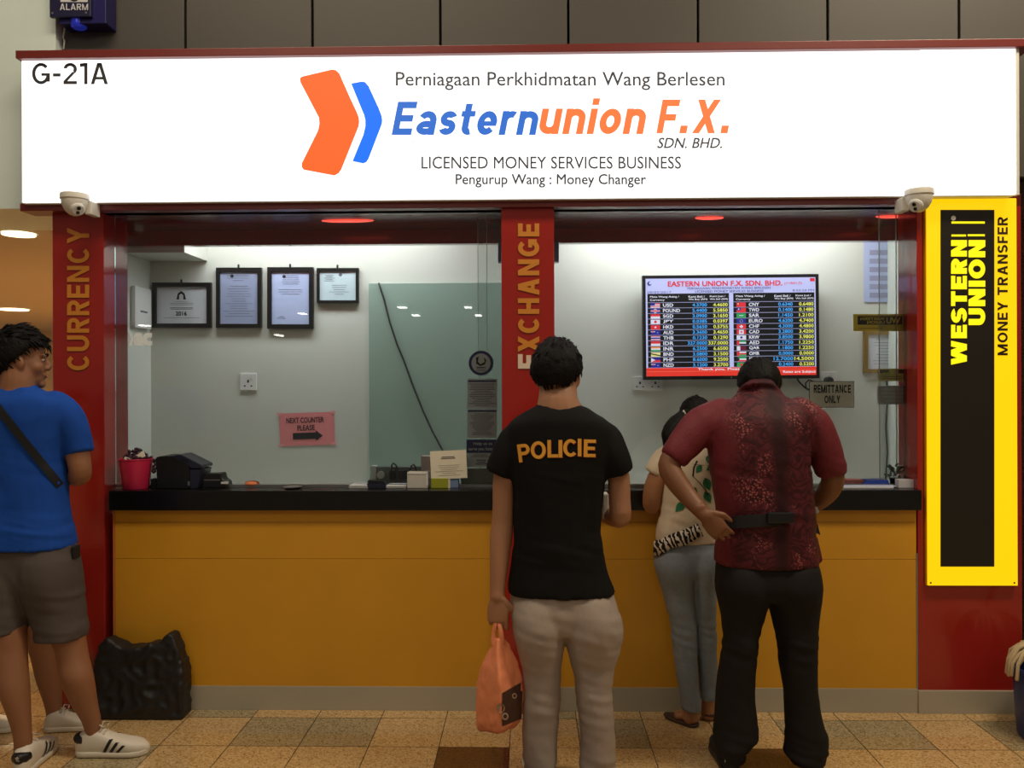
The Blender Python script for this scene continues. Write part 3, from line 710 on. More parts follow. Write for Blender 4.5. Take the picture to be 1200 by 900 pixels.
# pink notice on the wall
o = thing('paper_notice', (X(360, YB), YB-.002, Z(524, YB)), 'pink paper notice on the wall saying NEXT COUNTER PLEASE', 'notice')
P = Plane(YB-.003, 360, 503, 2.0)
m = MB(); P.rect(m, 327.5, 483.5, 392, 522, M_pinkp, .0005, .001)
m.build('sheet', o)
m = MB(); P.text(m, 'NEXT COUNTER', 336, 489, 380, 495.5, M_ink, .002, .025); P.text(m, 'PLEASE', 348.5, 498, 369, 504.5, M_ink, .002, .025)
P.poly(m, [(343, 507), (370, 507), (370, 504.5), (378, 511), (370, 517), (370, 514.5), (343, 514.5)], M_ink, .002, .0008); m.build('lettering', o)
for q in ((328, 484), (391, 484), (329, 521), (391, 521)):
    m = MB(); P.rect(m, q[0]-3, q[1]-1.5, q[0]+3, q[1]+1.5, mat('clear tape', srgb(240, 170, 165), .3), .003); m.build('tape', o)

# sage board with a cable hanging over it
o = MB(); o.pbox(433, 331, 600, 577, YB-.03, YB-.001, M_sage, .002)
tag(o.build('glass_board'), 'sage green glass board leaning flat on the back wall left of the middle pillar', 'board')
o = MB(); o.tube([W(x, y, YB-.04) for x, y in ((444, 332), (450, 350), (457, 378), (466, 405), (474, 424), (484, 452), (496, 482), (508, 508), (520, 530), (530, 548))], .0055, M_cable, 8)
tag(o.build('hanging_cable', None, True), 'dark cable hanging slantwise over the sage green board', 'cable')

# blue box behind the middle pillar
m = MB(); m.pbox(583.5, 283, 655, 307, .40, .46, M_bluebox, .004); m.box(X(612, .40), X(628, .40), .42, .46, Z(290, .40), zsoff, M_dark)
tag(m.build('junction_box'), 'slate blue box showing at both sides of the middle red pillar', 'box')

# air conditioner on the booth's left wall
o = thing('air_conditioner', (xl+.05, .62, Z(380, .62)), 'white wall unit on the narrow left side wall of the booth', 'air conditioner')
a = Z(382, .62); b = Z(332, .62)
m = MB(); m.box(xl+.0005, xl+.03, .60, .80, a, b, M_white, .012); m.build('body', o, True, 40)
m = MB(); m.box(xl+.028, xl+.032, .66, .74, a+.09, a+.10, M_greyink); m.build('vent', o)

# ------------------------------------------------ rates screen
YT = YB-.10
tv = thing('rates_screen', (X(857, YT), YT+.05, Z(444, YT)), 'wide flat screen on the booth wall listing currency exchange rates', 'television')
P = Plane(YT, 857, 383, .55)
m = MB(); A = [P.p(753.5, 444.3), P.p(960, 444.3), P.p(960, 322), P.p(753.5, 322)]; m.prism(A, (0, .045, 0), M_dark); m.build('bezel', tv)
m = MB(); a = P.p(830, 410); b = P.p(885, 350); m.box(a.x, b.x, YT+.045, YB-.001, a.z, b.z, M_dark); m.build('wall_bracket', tv)
m = MB(); P.rect(m, 757, 325.8, 956, 440.2, scr('lavender', 196, 198, 246), .001); sc_ = m.build('display', tv)
m = MB()
K = scr('black', 12, 12, 20, .6); LV = scr('rule', 160, 160, 200); RD = scr('red', 240, 58, 44)
P.rect(m, 759, 343.5, 854.5, 430, K, .002); P.rect(m, 859.5, 343.5, 954.5, 430, K, .002)
rowy = [354 + 6.38*i for i in range(12)]
for x0, x1 in ((759, 854.5), (859.5, 954.5)):
    for i in range(12): P.rect(m, x0, rowy[i]-.45, x1, rowy[i]+.15, LV, .003)
P.rect(m, 757, 430.4, 956, 440.2, RD, .002); P.rect(m, 757, 434.6, 956, 435, scr('red2', 255, 120, 100), .003)
m.build('table_grid', sc_)
m = MB(); TR = scr('title red', 226, 44, 60); TB = scr('title blue', 60, 60, 130); WH = scr('white', 235, 235, 250); CY = scr('cyan', 70, 170, 250); YL = scr('yellow', 236, 236, 110)
P.text(m, 'EASTERN UNION F.X. SDN. BHD.', 783, 329, 917, 335.3, TR, .003, .045); P.text(m, '(1119691-D)', 919.5, 331, 940, 334.5, TR, .003, .02)
m.build('heading_text', sc_); m = MB(); P.text(m, 'PERNIAGAAN PERKHIDMATAN WANG BERLESEN', 806, 336.3, 903, 338.9, TB, .003, .02); P.text(m, 'LICENSED MONEY SERVICES BUSINESS', 815, 340, 895, 342.6, TB, .003, .02)
m.build('heading_text', sc_); m = MB(); P.text(m, '28/02/2017', 758.5, 340.6, 787, 343, TB, .003, 0); m.build('date_text', sc_); m = MB(); P.text(m, '8:50:24 PM', 929, 339.8, 954, 342.3, TB, .003, 0)
m.build('time_text', sc_); m = MB(); P.disc(m, 761.5, 331.5, 2.6, TB, .003); P.disc(m, 762.5, 331, 1.6, scr('lavender', 0, 0, 0), .004); m.build('corner_logo', sc_); m = MB(); P.rect(m, 949.5, 326.8, 955, 330.6, TR, .003); m.build('corner_logo', sc_)
m = MB()
for x0 in (759, 859.5):
    P.text(m, 'Mata Wang Asing /', x0+3, 346, x0+37, 348.8, WH, .004, .02); P.text(m, 'Currency', x0+3, 349.6, x0+20, 352.6, WH, .004, .02)
    P.text(m, 'Kami Beli /', x0+48, 346, x0+67, 348.6, WH, .004, .02); P.text(m, 'We Buy (RM)', x0+48, 349.4, x0+70, 352, WH, .004, .02)
    P.text(m, 'Kami Jual /', x0+73, 346, x0+91, 348.6, WH, .004, .02); P.text(m, 'We Sell (RM)', x0+73, 349.4, x0+94, 352, WH, .004, .02)
LC = [('USD', '4.3700', '4.4600'), ('POUND', '5.4400', '5.5850'), ('SGD', '3.0900', '3.1650'), ('JPY', '0.0385', '0.0397'), ('HKD', '0.5650', '0.5755'), ('AUD', '3.3600', '3.4650'), ('THB', '0.1230', '0.1290'), ('IDR', '327.0000', '337.0000'), ('INR', '6.2500', '6.6500'), ('BND', '3.0800', '3.1500'), ('PHP', '8.6000', '9.2500'), ('NZD', '3.1200', '3.2700')]
RC = [('CNY', '0.6340', '0.6480'), ('TWD', '0.1400', '0.1480'), ('SAR', '1.1450', '1.2100'), ('EURO', '4.6200', '4.7400'), ('CHF', '4.3000', '4.4800'), ('CAD', '3.2800', '3.4200'), ('KRW', '3.8500', '3.9800'), ('AED', '1.1750', '1.2250'), ('QAR', '1.1800', '1.2250'), ('OMR', '0.0000', '0.0000'), ('KWD', '12.7000', '14.5000'), ('BDT', '0.2400', '0.5200')]
for x0, T_ in ((759, LC), (859.5, RC)):
    for i, (a, b, c) in enumerate(T_):
        y0 = rowy[i] + 1.0; y1 = y0 + 4.0
        P.text(m, a, x0+18, y0, x0+18+4.0*len(a), y1, WH, .004, .035, res=2)
        w = 17 if len(b) < 7 else 23
        P.text(m, b, x0+69.5-w, y0, x0+69.5, y1, CY, .004, .035, res=2); w = 17 if len(c) < 7 else 23
        P.text(m, c, x0+93.8-w, y0, x0+93.8, y1, YL, .004, .035, res=2)
P.text(m, 'Thank you. Please check', 817, 431, 889, 434.4, WH, .004, .03); P.text(m, 'Rates are Subject', 917, 434.8, 955, 438.4, WH, .004, .03)
m.build('rate_text', sc_)
m = MB()
fr = scr('flag red', 226, 50, 60); fw = scr('flag white', 225, 222, 240); fb = scr('flag blue', 34, 40, 150); fg = scr('flag green', 50, 160, 90); fy = scr('flag yellow', 235, 222, 150); fm = scr('flag maroon', 110, 24, 60); fk = scr('flag dark', 20, 20, 24)
def stripes(x, y, cols):
    h = 5.2/len(cols)
    for i, c in enumerate(cols): P.rect(m, x, y+h*i, x+11, y+h*(i+1), c, .004)
def fl_(x, y, k):
    if k in ('USD',): stripes(x, y, [fr, fw]*3); P.rect(m, x, y, x+5, y+2.8, fb, .005)
    elif k in ('POUND',):
        stripes(x, y, [fb]); P.rect(m, x+4.3, y, x+6.7, y+5.2, fw, .005); P.rect(m, x, y+1.7, x+11, y+3.5, fw, .005); P.rect(m, x+5, y, x+6, y+5.2, fr, .006); P.rect(m, x, y+2.1, x+11, y+3.1, fr, .006)
    elif k in ('SGD', 'IDR'): stripes(x, y, [fr, fw])
    elif k == 'JPY': stripes(x, y, [fw]); P.disc(m, x+5.5, y+2.6, 1.6, fr, .005, .0003, 12)
    elif k == 'HKD': stripes(x, y, [fr]); P.disc(m, x+5.5, y+2.6, 1.2, fw, .005, .0003, 8)
    elif k in ('AUD', 'NZD'): stripes(x, y, [fb]); P.rect(m, x, y+1, x+5, y+1.8, fw, .005); P.rect(m, x+2, y, x+3, y+2.8, fr, .006); P.disc(m, x+8, y+2.6, .5, fw, .005, .0003, 6)
    elif k == 'THB': stripes(x, y, [fr, fw, fb, fb, fw, fr])
    elif k == 'INR': stripes(x, y, [scr('flag orange', 240, 150, 80), fw, fg])
    elif k == 'BND': stripes(x, y, [fy]); P.poly(m, [(x, y+1), (x+11, y+3.4), (x+11, y+4.6), (x, y+2.2)], fk, .005, .0003)
    elif k == 'PHP': stripes(x, y, [fb, fr]); P.poly(m, [(x, y), (x+5, y+2.6), (x, y+5.2)], fw, .005, .0003)
    elif k == 'CNY': stripes(x, y, [fr]); P.disc(m, x+2, y+1.6, .8, fy, .005, .0003, 5)
    elif k == 'TWD': stripes(x, y, [fr]); P.rect(m, x, y, x+5, y+2.6, fb, .005); P.disc(m, x+2.5, y+1.3, .8, fw, .006, .0003, 8)
    elif k == 'SAR': stripes(x, y, [fg]); P.rect(m, x+3, y+2.2, x+8, y+2.9, fw, .005)
    elif k == 'EURO': 
        stripes(x, y, [fb])
        for q in range(8): P.disc(m, x+5.5+1.7*cos(q*pi/4), y+2.6+1.7*sin(q*pi/4), .35, fy, .005, .0003, 5)
    elif k == 'CHF': stripes(x, y, [fr]); P.rect(m, x+4.7, y+.9, x+6.3, y+4.3, fw, .005); P.rect(m, x+3.5, y+1.9, x+7.5, y+3.3, fw, .0055)
    elif k == 'CAD': stripes(x, y, [fr]); P.rect(m, x+2.8, y, x+8.2, y+5.2, fw, .005); P.disc(m, x+5.5, y+2.6, 1.2, fr, .006, .0003, 6)
    elif k == 'KRW': stripes(x, y, [fw]); P.disc(m, x+5.5, y+2.6, 1.4, fb, .005, .0003, 12)
    elif k == 'AED': stripes(x, y, [fg, fw, fk]); P.rect(m, x, y, x+3, y+5.2, fr, .005)
    elif k == 'QAR': stripes(x, y, [fm]); P.rect(m, x, y, x+4, y+5.2, fw, .005)
    elif k == 'OMR': stripes(x, y, [fw, fr, fg]); P.rect(m, x, y, x+3, y+5.2, fr, .005)
    elif k == 'KWD': stripes(x, y, [fg, fw, fr]); P.poly(m, [(x, y), (x+3, y+1.7), (x+3, y+3.4), (x, y+5.2)], fk, .005, .0003)
    else: stripes(x, y, [fg]); P.disc(m, x+5, y+2.6, 1.6, fr, .005, .0003, 10)
for x0, T_ in ((759, LC), (859.5, RC)):
    for i, r in enumerate(T_): m = MB(); fl_(x0+3.5, rowy[i]+.7, r[0]); m.build('flag_icon', sc_)
m = MB(); P.disc(m, 856.5, 442.3, .9, M_steel, .002, .001, 10); m.build('power_light', tv)
o = MB(); o.tube([W(x, y, YB-.03) for x, y in ((933, 440), (936, 447), (943, 454), (950, 458), (957, 462), (966, 467))], .005, M_cable)
o.tube([W(x, y, YB-.04) for x, y in ((945, 456), (944, 449), (948, 445), (953, 447), (952, 452))], .004, M_cable)
tag(o.build('power_cable', None, True), 'dark looping cable below the right end of the screen', 'cable')

# ------------------------------------------------ notices on the glass
def flat(name, x0, y0, x1, y1, Y, m_, label, cat, deco=None, rot=0, group=None, th=.0012):
    o = thing(name, (X((x0+x1)/2, Y), Y, Z(y1, Y)), label, cat, group)
    P = Plane(Y, (x0+x1)/2, (y0+y1)/2, rot); m = MB(); P.rect(m, x0, y0, x1, y1, m_, 0, th); m.build('sheet', o)
    if deco: m = MB(); deco(P, m); m.build('lettering', o)
    return o
YN = YG + .026
o = thing('round_sticker', (X(563.5, YN), YN, Z(440, YN)), 'round blue rimmed sticker on the glass left of the middle pillar', 'sticker')
P = Plane(YN); m = MB(); P.disc(m, 563.7, 425.5, 14.5, M_navyink, 0, .001, 40); m.build('rim', o)
m = MB(); P.disc(m, 563.7, 425.5, 11.2, M_greypaper, .001, .0008, 40); m.build('face', o)
m = MB(); P.poly(m, [(558, 419), (561, 418), (560, 424), (563, 427), (568, 424), (567, 419), (570, 422), (568.5, 427), (563, 429), (558, 426)], M_ink, .0025, .0005); P.rect(m, 558.5, 430, 569, 431.5, M_greyink, .0025); P.lines(m, 557.5, 432.5, 570, 435, 2, M_greyink, .0025, .5); m.build('emblem', o)
m = MB()
def dn(k):
    def f(P, m): 
        P.rect(m, 548.5, 445.6 + k*35, 581.5, 447.6 + k*35, M_navyink, .001); P.lines(m, 549, 449 + k*35, 581, 476 + k*34, 13, M_greyink, .001, .7, seed=20+k)
    return f
flat('paper_notice', 547.5, 444, 582.5, 478.5, YN, M_greypaper, 'grey text sheet on the glass under the round blue sticker', 'notice', dn(0), group='text sheets on the left glass')
flat('paper_notice', 547.5, 479.5, 582.5, 513, YN, M_greypaper, 'grey text sheet on the glass above the blue help notice', 'notice', dn(1), group='text sheets on the left glass')
def dh(P, m):
    P.rect(m, 546.7, 515, 582, 530.8, M_navyink, .001); P.text(m, 'Help us to', 555, 518, 577, 522.5, M_paper, .002, .02); P.text(m, 'serve you better', 549, 524, 581, 529, M_paper, .002, .02)
    P.lines(m, 549, 532, 577, 536, 2, M_greyink, .001, .8, 3); P.lines(m, 554, 538, 574, 545, 3, M_navyink, .001, 1, 4)
flat('paper_notice', 546.7, 515, 582, 547, YN, M_paper, 'blue and white notice on the glass reading Help us to serve you better', 'notice', dh)
def dr(P, m): P.block(m, 'REMITTANCE', 953.5, 451, 997, 460.5, M_ink, .001, .2, gap=.1); P.block(m, 'ONLY', 966, 463.5, 984.5, 472.5, M_ink, .001, .2, gap=.1)
o = flat('paper_notice', 949, 447.5, 1000.5, 477, YN, M_tan, 'cream REMITTANCE ONLY notice on the glass', 'notice', dr)
m = MB(); P = Plane(YN+.0005); P.rect(m, 948.2, 446.8, 1001.2, 477.7, M_ink, -.0012, .0005); m.build('border', o)
# far across the concourse, behind the viewer: ceiling lights that the glass mirrors
def mirrored(mb):   # from the glass back to where the lamp really hangs
    for v in mb.v: v.y = 2*YG - v.y
P = Plane(YG-.0005); m = MB(); M_reflection = mat('white painted reflection', srgb(240, 250, 255), .5, var=.01)
P.text(m, 'ac', 157, 390, 178.5, 405, M_reflection, 0, .09); P.poly(m, [(151, 389.5), (154, 389.5), (156, 397), (154, 405), (151, 405.5), (153, 397)], M_reflection, 0, .0003)  # reflection of a lit sign, painted as white letters on the pane
tag(m.build('painted_reflection'), 'painted reflection of lit letters ac on the far left of the glass', 'sticker')
LS = emis('white lamp tube', (1, .97, .92, 1), 16)
for x, y, w_ in ((470, 360, 9), (548, 360, 8), (486, 369.5, 8), (560, 369.5, 7), (165, 381.5, 8), (352, 367.5, 7), (322, 393, 2.5)):
    dpt = 24 if w_ > 3 else 12; m = MB(); a = W(x - w_/2, y, dpt); b = W(x + w_/2, y, dpt); m.box(a.x, b.x, dpt, dpt+.5, a.z, a.z+.03, LS); m.box(a.x-.03, b.x+.03, dpt-.03, dpt+.53, a.z+.03, a.z+.12, M_white); mirrored(m)
    tag(m.build('ceiling_lamp'), 'distant bright ceiling lamp of the concourse mirrored in the left glass', 'light', 'mirrored concourse lamps')
def dw(P, m):
    P.rect(m, 1005, 370.5, 1057.5, 380.5, M_ink, .001); P.text(m, 'WU', 1038.5, 372, 1054.5, 379.3, M_gold2, .002, .05, mirror=True)
    P.text(m, 'WESTERN', 1008, 371.8, 1036.5, 375.3, M_gold2, .002, .04, mirror=True); P.text(m, 'UNION', 1016, 376, 1036.5, 379.5, M_gold2, .002, .04, mirror=True)
    P.lines(m, 1004, 383, 1036, 386.5, 1, M_gold, .001, .8)
flat('window_sticker', 1000, 368, 1064, 388, YN+.012, M_gold2, 'yellow and black sticker with mirrored lettering on the right glass', 'sticker', dw)
def dp(P, m):
    for i in range(6): P.rect(m, 1019, 293 + i*10, 1063, 299 + i*10, mat('lilac grey ink', srgb(150, 150, 176), .6), .001)
flat('wall_poster', 1012.5, 282, 1066, 354, YB-.006, M_bluepaper, 'pale poster of grey bars high on the wall at the right end', 'poster', dp)
o = thing('licence_frame', (X(1037, YB), YB, Z(437, YB)), 'gold framed licence below the yellow mirrored sticker', 'picture frame')
P = Plane(YB-.02); m = MB()
for a in ((1012.5, 388, 1062, 392.5), (1012.5, 432.5, 1062, 437), (1012.5, 388, 1017.5, 437), (1058, 388, 1062, 437)): P.rect(m, *a, M_gold, 0, .019)
m.build('frame', o); m = MB(); P.rect(m, 1017, 392, 1058.5, 433, M_paper, -.008, .001); P.lines(m, 1022, 396, 1055, 428, 9, M_greyink, -.007, .4, 12); m.build('licence', o)
def ds(P, m): P.text(m, 'BANK', 1031, 433, 1042, 437, M_ink, .001, .04); P.rect(m, 1053, 433, 1062, 437.5, M_ink, .001); P.lines(m, 1032, 440, 1060, 445, 2, M_gold, .001, .8, 5)
flat('window_sticker', 1029, 432, 1064.5, 446.5, YN+.012, thin(mat('pale yellow sticker', srgb(226, 212, 110), .5)), 'pale yellow sticker on the glass under the gold framed licence', 'sticker', ds)
flat('window_sticker', 1028, 452, 1064, 474, YN+.012, thin(mat('faded lilac sticker', srgb(200, 198, 206), .5)), 'faded grey sticker, lowest on the right glass', 'sticker', lambda P, m: P.lines(m, 1031, 454, 1062, 472, 4, M_greypaper, .001, 2.2, 6))
o = MB(); o.tube([W(x, y, YB-.012) for x, y in ((1039, 437), (1040, 470), (1038, 500), (1040, 530), (1038, 560), (1039, 580))], .004, M_cable)
tag(o.build('wall_cable', None, True), 'thin dark cable running down the wall corner below the licence', 'cable')

# ------------------------------------------------ things on the counter
zt_ = ztop + .0005
def sit(px, Y): return Vector((X(px, Y, 560), Y, zt_))
# pink bucket of dried flowers
b0 = Vector((X(159.5, .055, 560), .055, zt_)); k = 1/S(.055)
o = thing('plastic_bucket', b0, 'pink plastic bucket of dried purple flowers at the left end of the countertop', 'bucket')
m = MB(); m.lathe(b0, [(.001, 0), (14*k, 0), (14.6*k, .005), (18.6*k, 34*k), (19.4*k, 34.6*k), (19.2*k, 35.6*k), (17.8*k, 35.2*k), (14*k, .02), (.001, .02)], M_pink, 32); m.build('body', o, True, 40)
rf = random.Random(4); fw_ = MB()
for i in range(120):
    a = rf.uniform(0, 2*pi); r = rf.uniform(0, 17*k); h = 34*k + (18*k - r)*rf.uniform(.2, .75)
    c = b0 + Vector((r*cos(a), r*sin(a)*.8, h)); d = Vector((rf.uniform(-1, 1), rf.uniform(-1, 1), rf.uniform(.1, 1))).normalized()*rf.uniform(.008, .018)
    s1 = d.orthogonal().normalized()*rf.uniform(.003, .006)
    fw_.rings([(c, s1, s1.cross(d).normalized()*.002), (c + d*.6, s1*1.3, s1.cross(d).normalized()*.002), (c + d, s1*.3, s1.cross(d).normalized()*.001)], M_purple, 6)
for i in range(14): 
    c = b0 + Vector((20*k + rf.uniform(-2, 5)*k, rf.uniform(-.01, .02), (26 + rf.uniform(-9, 9))*k)); fw_.ell(c, Vector((.007, 0, 0)), Vector((0, .006, 0)), Vector((0, 0, .008)), M_purple, 8, 6)
fw_.tube([b0 + Vector((8*k, .01, 34*k)), b0 + Vector((18*k, .01, 38*k)), b0 + Vector((21*k, .01, 27*k))], .002, M_purple)
fl_o = fw_.build('dried_flowers', o, True)
m = MB()
for dx, dz, w, h, r in ((4, 37, 14, 5, .5), (12, 41, 4, 7, .4), (-6, 35.5, 8, 2.5, -.3)):
    u = Vector((cos(r), 0, sin(r)))*w*k/2; v = Vector((-sin(r), .2, cos(r)))*h*k/2; c = b0 + Vector((dx*k, -.035, dz*k)); m.prism([c-u-v, c+u-v, c+u+v, c-u+v], (0, .004, 0), M_tan)
m.build('paper_scrap', o)

# receipt printer: wedge body with sloped lid
def prof(name, pts, Y0, Y1, m_, parent, bev=.003):
    bm = bmesh.new(); vs = [bm.verts.new(W(x, y, Y0)) for x, y in pts]; f = bm.faces.new(vs)
    r = bmesh.ops.extrude_face_region(bm, geom=[f]); bmesh.ops.translate(bm, verts=[v for v in r['geom'] if isinstance(v, bmesh.types.BMVert)], vec=(0, Y1-Y0, 0))
    bmesh.ops.recalc_face_normals(bm, faces=bm.faces); bmesh.ops.bevel(bm, geom=bm.edges[:], offset=bev, segments=2, affect='EDGES')
    m = MB(); m.bm(bm, m_); return m.build(name, parent)
o = thing('receipt_printer', Vector((X(208, .09, 560), .09, zt_)), 'black wedge shaped receipt printer right of the pink bucket', 'printer')
yb_ = 450 + (CAM.z - zt_)*S(.03)
prof('body', [(184, yb_), (182.5, 536), (189, 534.5), (204, 534.5), (222, 545), (222, yb_)], .03, .17, M_dark, o)
prof('cover', [(196, 538), (205, 533.2), (212, 533), (237, 545.5), (236.5, 549), (224, 549), (214, 541)], .032, .168, M_navy, o)
prof('front_panel', [(222, 550), (236, 550), (231.5, yb_), (222, yb_)], .034, .166, M_navy, o)
prof('base', [(176, yb_), (176, 561), (184, 561), (184, yb_)], .05, .15, M_dark, o)
m = MB(); P = Plane(.03); P.poly(m, [(213, 536.5), (222, 540), (220, 541.5), (211, 538)], M_dark, .001, .001); P.rect(m, 220, 564, 222.5, 569, M_steel, .001); m.build('paper_slot', o)
o = thing('card_reader', Vector((X(250, .1, 560), .1, zt_)), 'low black device between the printer and the orange sponge', 'device')
yb2 = 450 + (CAM.z - zt_)*S(.06)
prof('body', [(238, yb2), (238, 556), (257, 555), (259, 562), (264, 565), (265, yb2)], .06, .15, M_dark, o)
m = MB(); P = Plane(.06); P.rect(m, 239, 562, 258, 563, M_steel, .001); P.rect(m, 259, 564.5, 267, 567, M_white, .001, .01); m.build('silver_edge', o)
m = MB(); c = Vector((X(295.5, .12, 565), .12, zt_ + .014)); m.ell(c, Vector((.037, 0, 0)), Vector((0, .03, 0)), Vector((0, 0, .0145)), M_orange); tag(m.build('finger_sponge', None, True), 'small orange sponge lying on the counter left of centre', 'sponge')
m = MB(); c = sit(343, .05); m.lathe(c, [(.001, .0), (.03, .0), (.042, .006), (.045, .008), (.03, .004), (.001, .004)], M_steel, 24); tag(m.build('coin_dish', None, True, 40), 'shallow shiny metal coin dish on the counter below the pink notice', 'dish')
def block(name, x0, x1, yt, Y0, Y1, m_, label, cat, bev=.002, extra=None, base=None):
    o = thing(name, Vector((X((x0+x1)/2, Y0, 560), Y0, base or zt_)), label, cat)
    m = MB(); m.box(X(x0, Y0, 560), X(x1, Y0, 560), Y0, Y1, base or zt_, Z(yt, Y0), m_, bev); m.build('body', o)
    if extra: extra(o)
    return o
m = MB()
for i in range(5):
    a = random.uniform(-.004, .004); m.box(X(409, .04, 560)+a, X(431, .04, 560)+a, .05+a, .16+a, zt_ + i*.003, zt_ + i*.003+.0025, M_paper)
tag(m.build('paper_stack'), 'small stack of white slips left of the dark stapler', 'paper')
m = MB()
for i in range(4):
    a = random.uniform(-.004, .004); m.box(X(453, .04, 560)+a, X(475, .04, 560)+a, .05+a, .16+a, zt_ + i*.003, zt_ + i*.003+.0025, M_paper)
tag(m.build('paper_stack'), 'small stack of white slips between the stapler and the white card box', 'paper')
o = thing('stapler', sit(441, .06), 'dark stapler lying between two stacks of white slips', 'stapler')
prof('base', [(430, 450+(CAM.z-zt_)*S(.05)), (430, 566.5), (452, 566.5), (452, 450+(CAM.z-zt_)*S(.05))], .05, .085, M_navy, o, .001)
prof('arm', [(430.5, 566), (431, 563), (448, 563.5), (451.5, 565.8)], .052, .083, M_dark, o, .001)
# power strip on the desk
o = thing('power_strip', Vector((X(458, .28), .28, .90)), 'grey power strip with plugs standing behind the paper slips', 'power strip')
Yp = .28; m = MB(); m.pbox(435, 547, 500, 568, Yp, Yp+.04, mat('grey plastic', srgb(120, 128, 124), .5), .003); m.box(X(436, Yp), X(500, Yp), Yp+.005, Yp+.035, .90, Z(568, Yp), MATS['grey plastic']); m.pbox(434.5, 546, 440.5, 563, Yp-.005, Yp+.042, M_white, .003); m.build('body', o)
P = Plane(Yp); m = MB(); P.disc(m, 446.5, 556.5, 4.5, M_white, .012, .012); m.build('round_plug', o)
for a, b in (((456, 551), (463, 562)), ((466, 551), (476, 562))):
    m = MB(); m.pbox(a[0], a[1], b[0], b[1], Yp-.035, Yp, M_dark, .004); m.build('plug', o)
m = MB(); m.tube([W(x, y, Yp-.03) for x, y in ((459, 552), (459, 545), (461, 542.5), (464, 545), (467, 552))], .004, M_cable); m.tube([W(x, y, Yp-.03) for x, y in ((480, 551), (482, 546), (485, 544), (487, 548), (488, 553))], .004, M_cable); m.build('cord', o, True)
def cardlid(o):
    m = MB(); P = Plane(.05); P.rect(m, 477.5, 554.2, 499, 555.5, M_paper, .002, .003); P.rect(m, 499.5, 555, 501.5, 569, M_paper, .0015, .002); m.build('rim', o)
block('card_box', 477, 501, 553.5, .05, .12, mat('pale grey card', srgb(196, 192, 184), .6), 'pale grey card box on the counter right of the power plugs', 'box', extra=cardlid)
block('leaflet_pad', 505, 525, 560.5, .05, .10, M_lime, 'small olive yellow pad on the counter under the cream card', 'pad')
block('calculator', 526, 537, 561, .06, .12, M_bluebox, 'small slate coloured box right of the olive yellow pad', 'calculator')
block('banknote_tray', 540, 584, 549, .13, .17, mat('grey olive plastic', srgb(120, 122, 100), .5, var=.25, scale=60), 'grey olive tray on the counter at the foot of the middle pillar', 'tray')
def dc(P, m): P.text(m, 'Please have your documents ready', 508, 535, 544, 537, M_ink, .001, .02); P.lines(m, 516, 538.5, 536, 540, 1, M_ink, .001, .8); P.lines(m, 508, 544, 544, 558, 6, mat('faint ink', srgb(176, 170, 158), .7), .001, .5, 9)
o = flat('notice_card', 504.5, 528, 547, 561, .055, M_tan, 'cream printed card standing behind the glass near the middle pillar', 'notice', None, 2.5)
m = MB(); P = Plane(.055, 526, 544.5, 2.5); P.lines(m, 509, 534.5, 542, 538, 2, M_ink, .001, .8, 31); P.lines(m, 508, 544, 544, 558, 6, mat('faint ink', srgb(176, 170, 158), .7), .001, .5, 9); m.build('lettering', o)
m = MB(); a = W(520, 561, .057); m.box(a.x, a.x+.03, .0575, .075, zt_, a.z+.03, M_tan); m.build('easel', o)
block('tissue_box', 493.5, 512, 534.5, .26, .33, mat('pale pink card', srgb(206, 180, 172), .6), 'pale pink box on the desk behind the cream card', 'box', base=.90)
# right end
m = MB(); m.box(X(985, .03, 565), X(1048, .03, 565), .035, .09, zt_, zt_+.006, M_paper); m.box(X(990, .03, 565), X(1052, .03, 565), .045, .085, zt_+.006, zt_+.009, M_bluepaper); tag(m.build('paper_stack'), 'white forms lying at the right end of the countertop', 'paper')
m = MB(); m.box(X(975, .12, 565), X(1012, .12, 565), .115, .18, zt_, zt_+.03, mat('salmon folder', srgb(216, 120, 104), .6), .002); tag(m.build('folder'), 'salmon folder left of the blue tray at the right end', 'folder')
o = thing('desk_tray', sit(1026, .12), 'dark blue plastic tray left of the small plant', 'tray')
prof('body', [(1009, 569), (1016, 563), (1041, 562.5), (1043, 569)], .10, .18, M_bluetray, o, .002)
o = thing('potted_plant', Vector((X(1049, .14, 560), .14, zt_)), 'small dark green potted plant at the right end of the countertop', 'plant')
k = 1/S(.14); b0 = Vector(o.location); m = MB(); m.lathe(b0, [(.001, 0), (5*k, 0), (6.5*k, 8*k), (6.8*k, 9*k), (5.8*k, 9*k), (.001, 7.5*k)], M_dark, 20); m.build('pot', o, True, 40)
m = MB(); rp = random.Random(9)
for i in range(46):
    a = rp.uniform(0, 2*pi); r = rp.uniform(0, 9.5)*k; c = b0 + Vector((r*cos(a), r*sin(a), (9 + rp.uniform(0, 13))*k)); d = Vector((cos(a)*.8, sin(a)*.8, rp.uniform(.1, 1.0))).normalized()*rp.uniform(4, 7)*k; s1 = d.orthogonal().normalized()
    t = s1.cross(d).normalized(); m.rings([(c, s1*.002, t*.001), (c+d*.5, s1*.0075, t*.0015), (c+d, s1*.001, t*.0008)], M_green, 8)
m.build('leaves', o, True)
block('card_holder', 1053, 1073, 562.5, .04, .08, mat('frosted acrylic', srgb(190, 188, 196), .3), 'frosted white card holder at the right end beside the plant', 'holder')

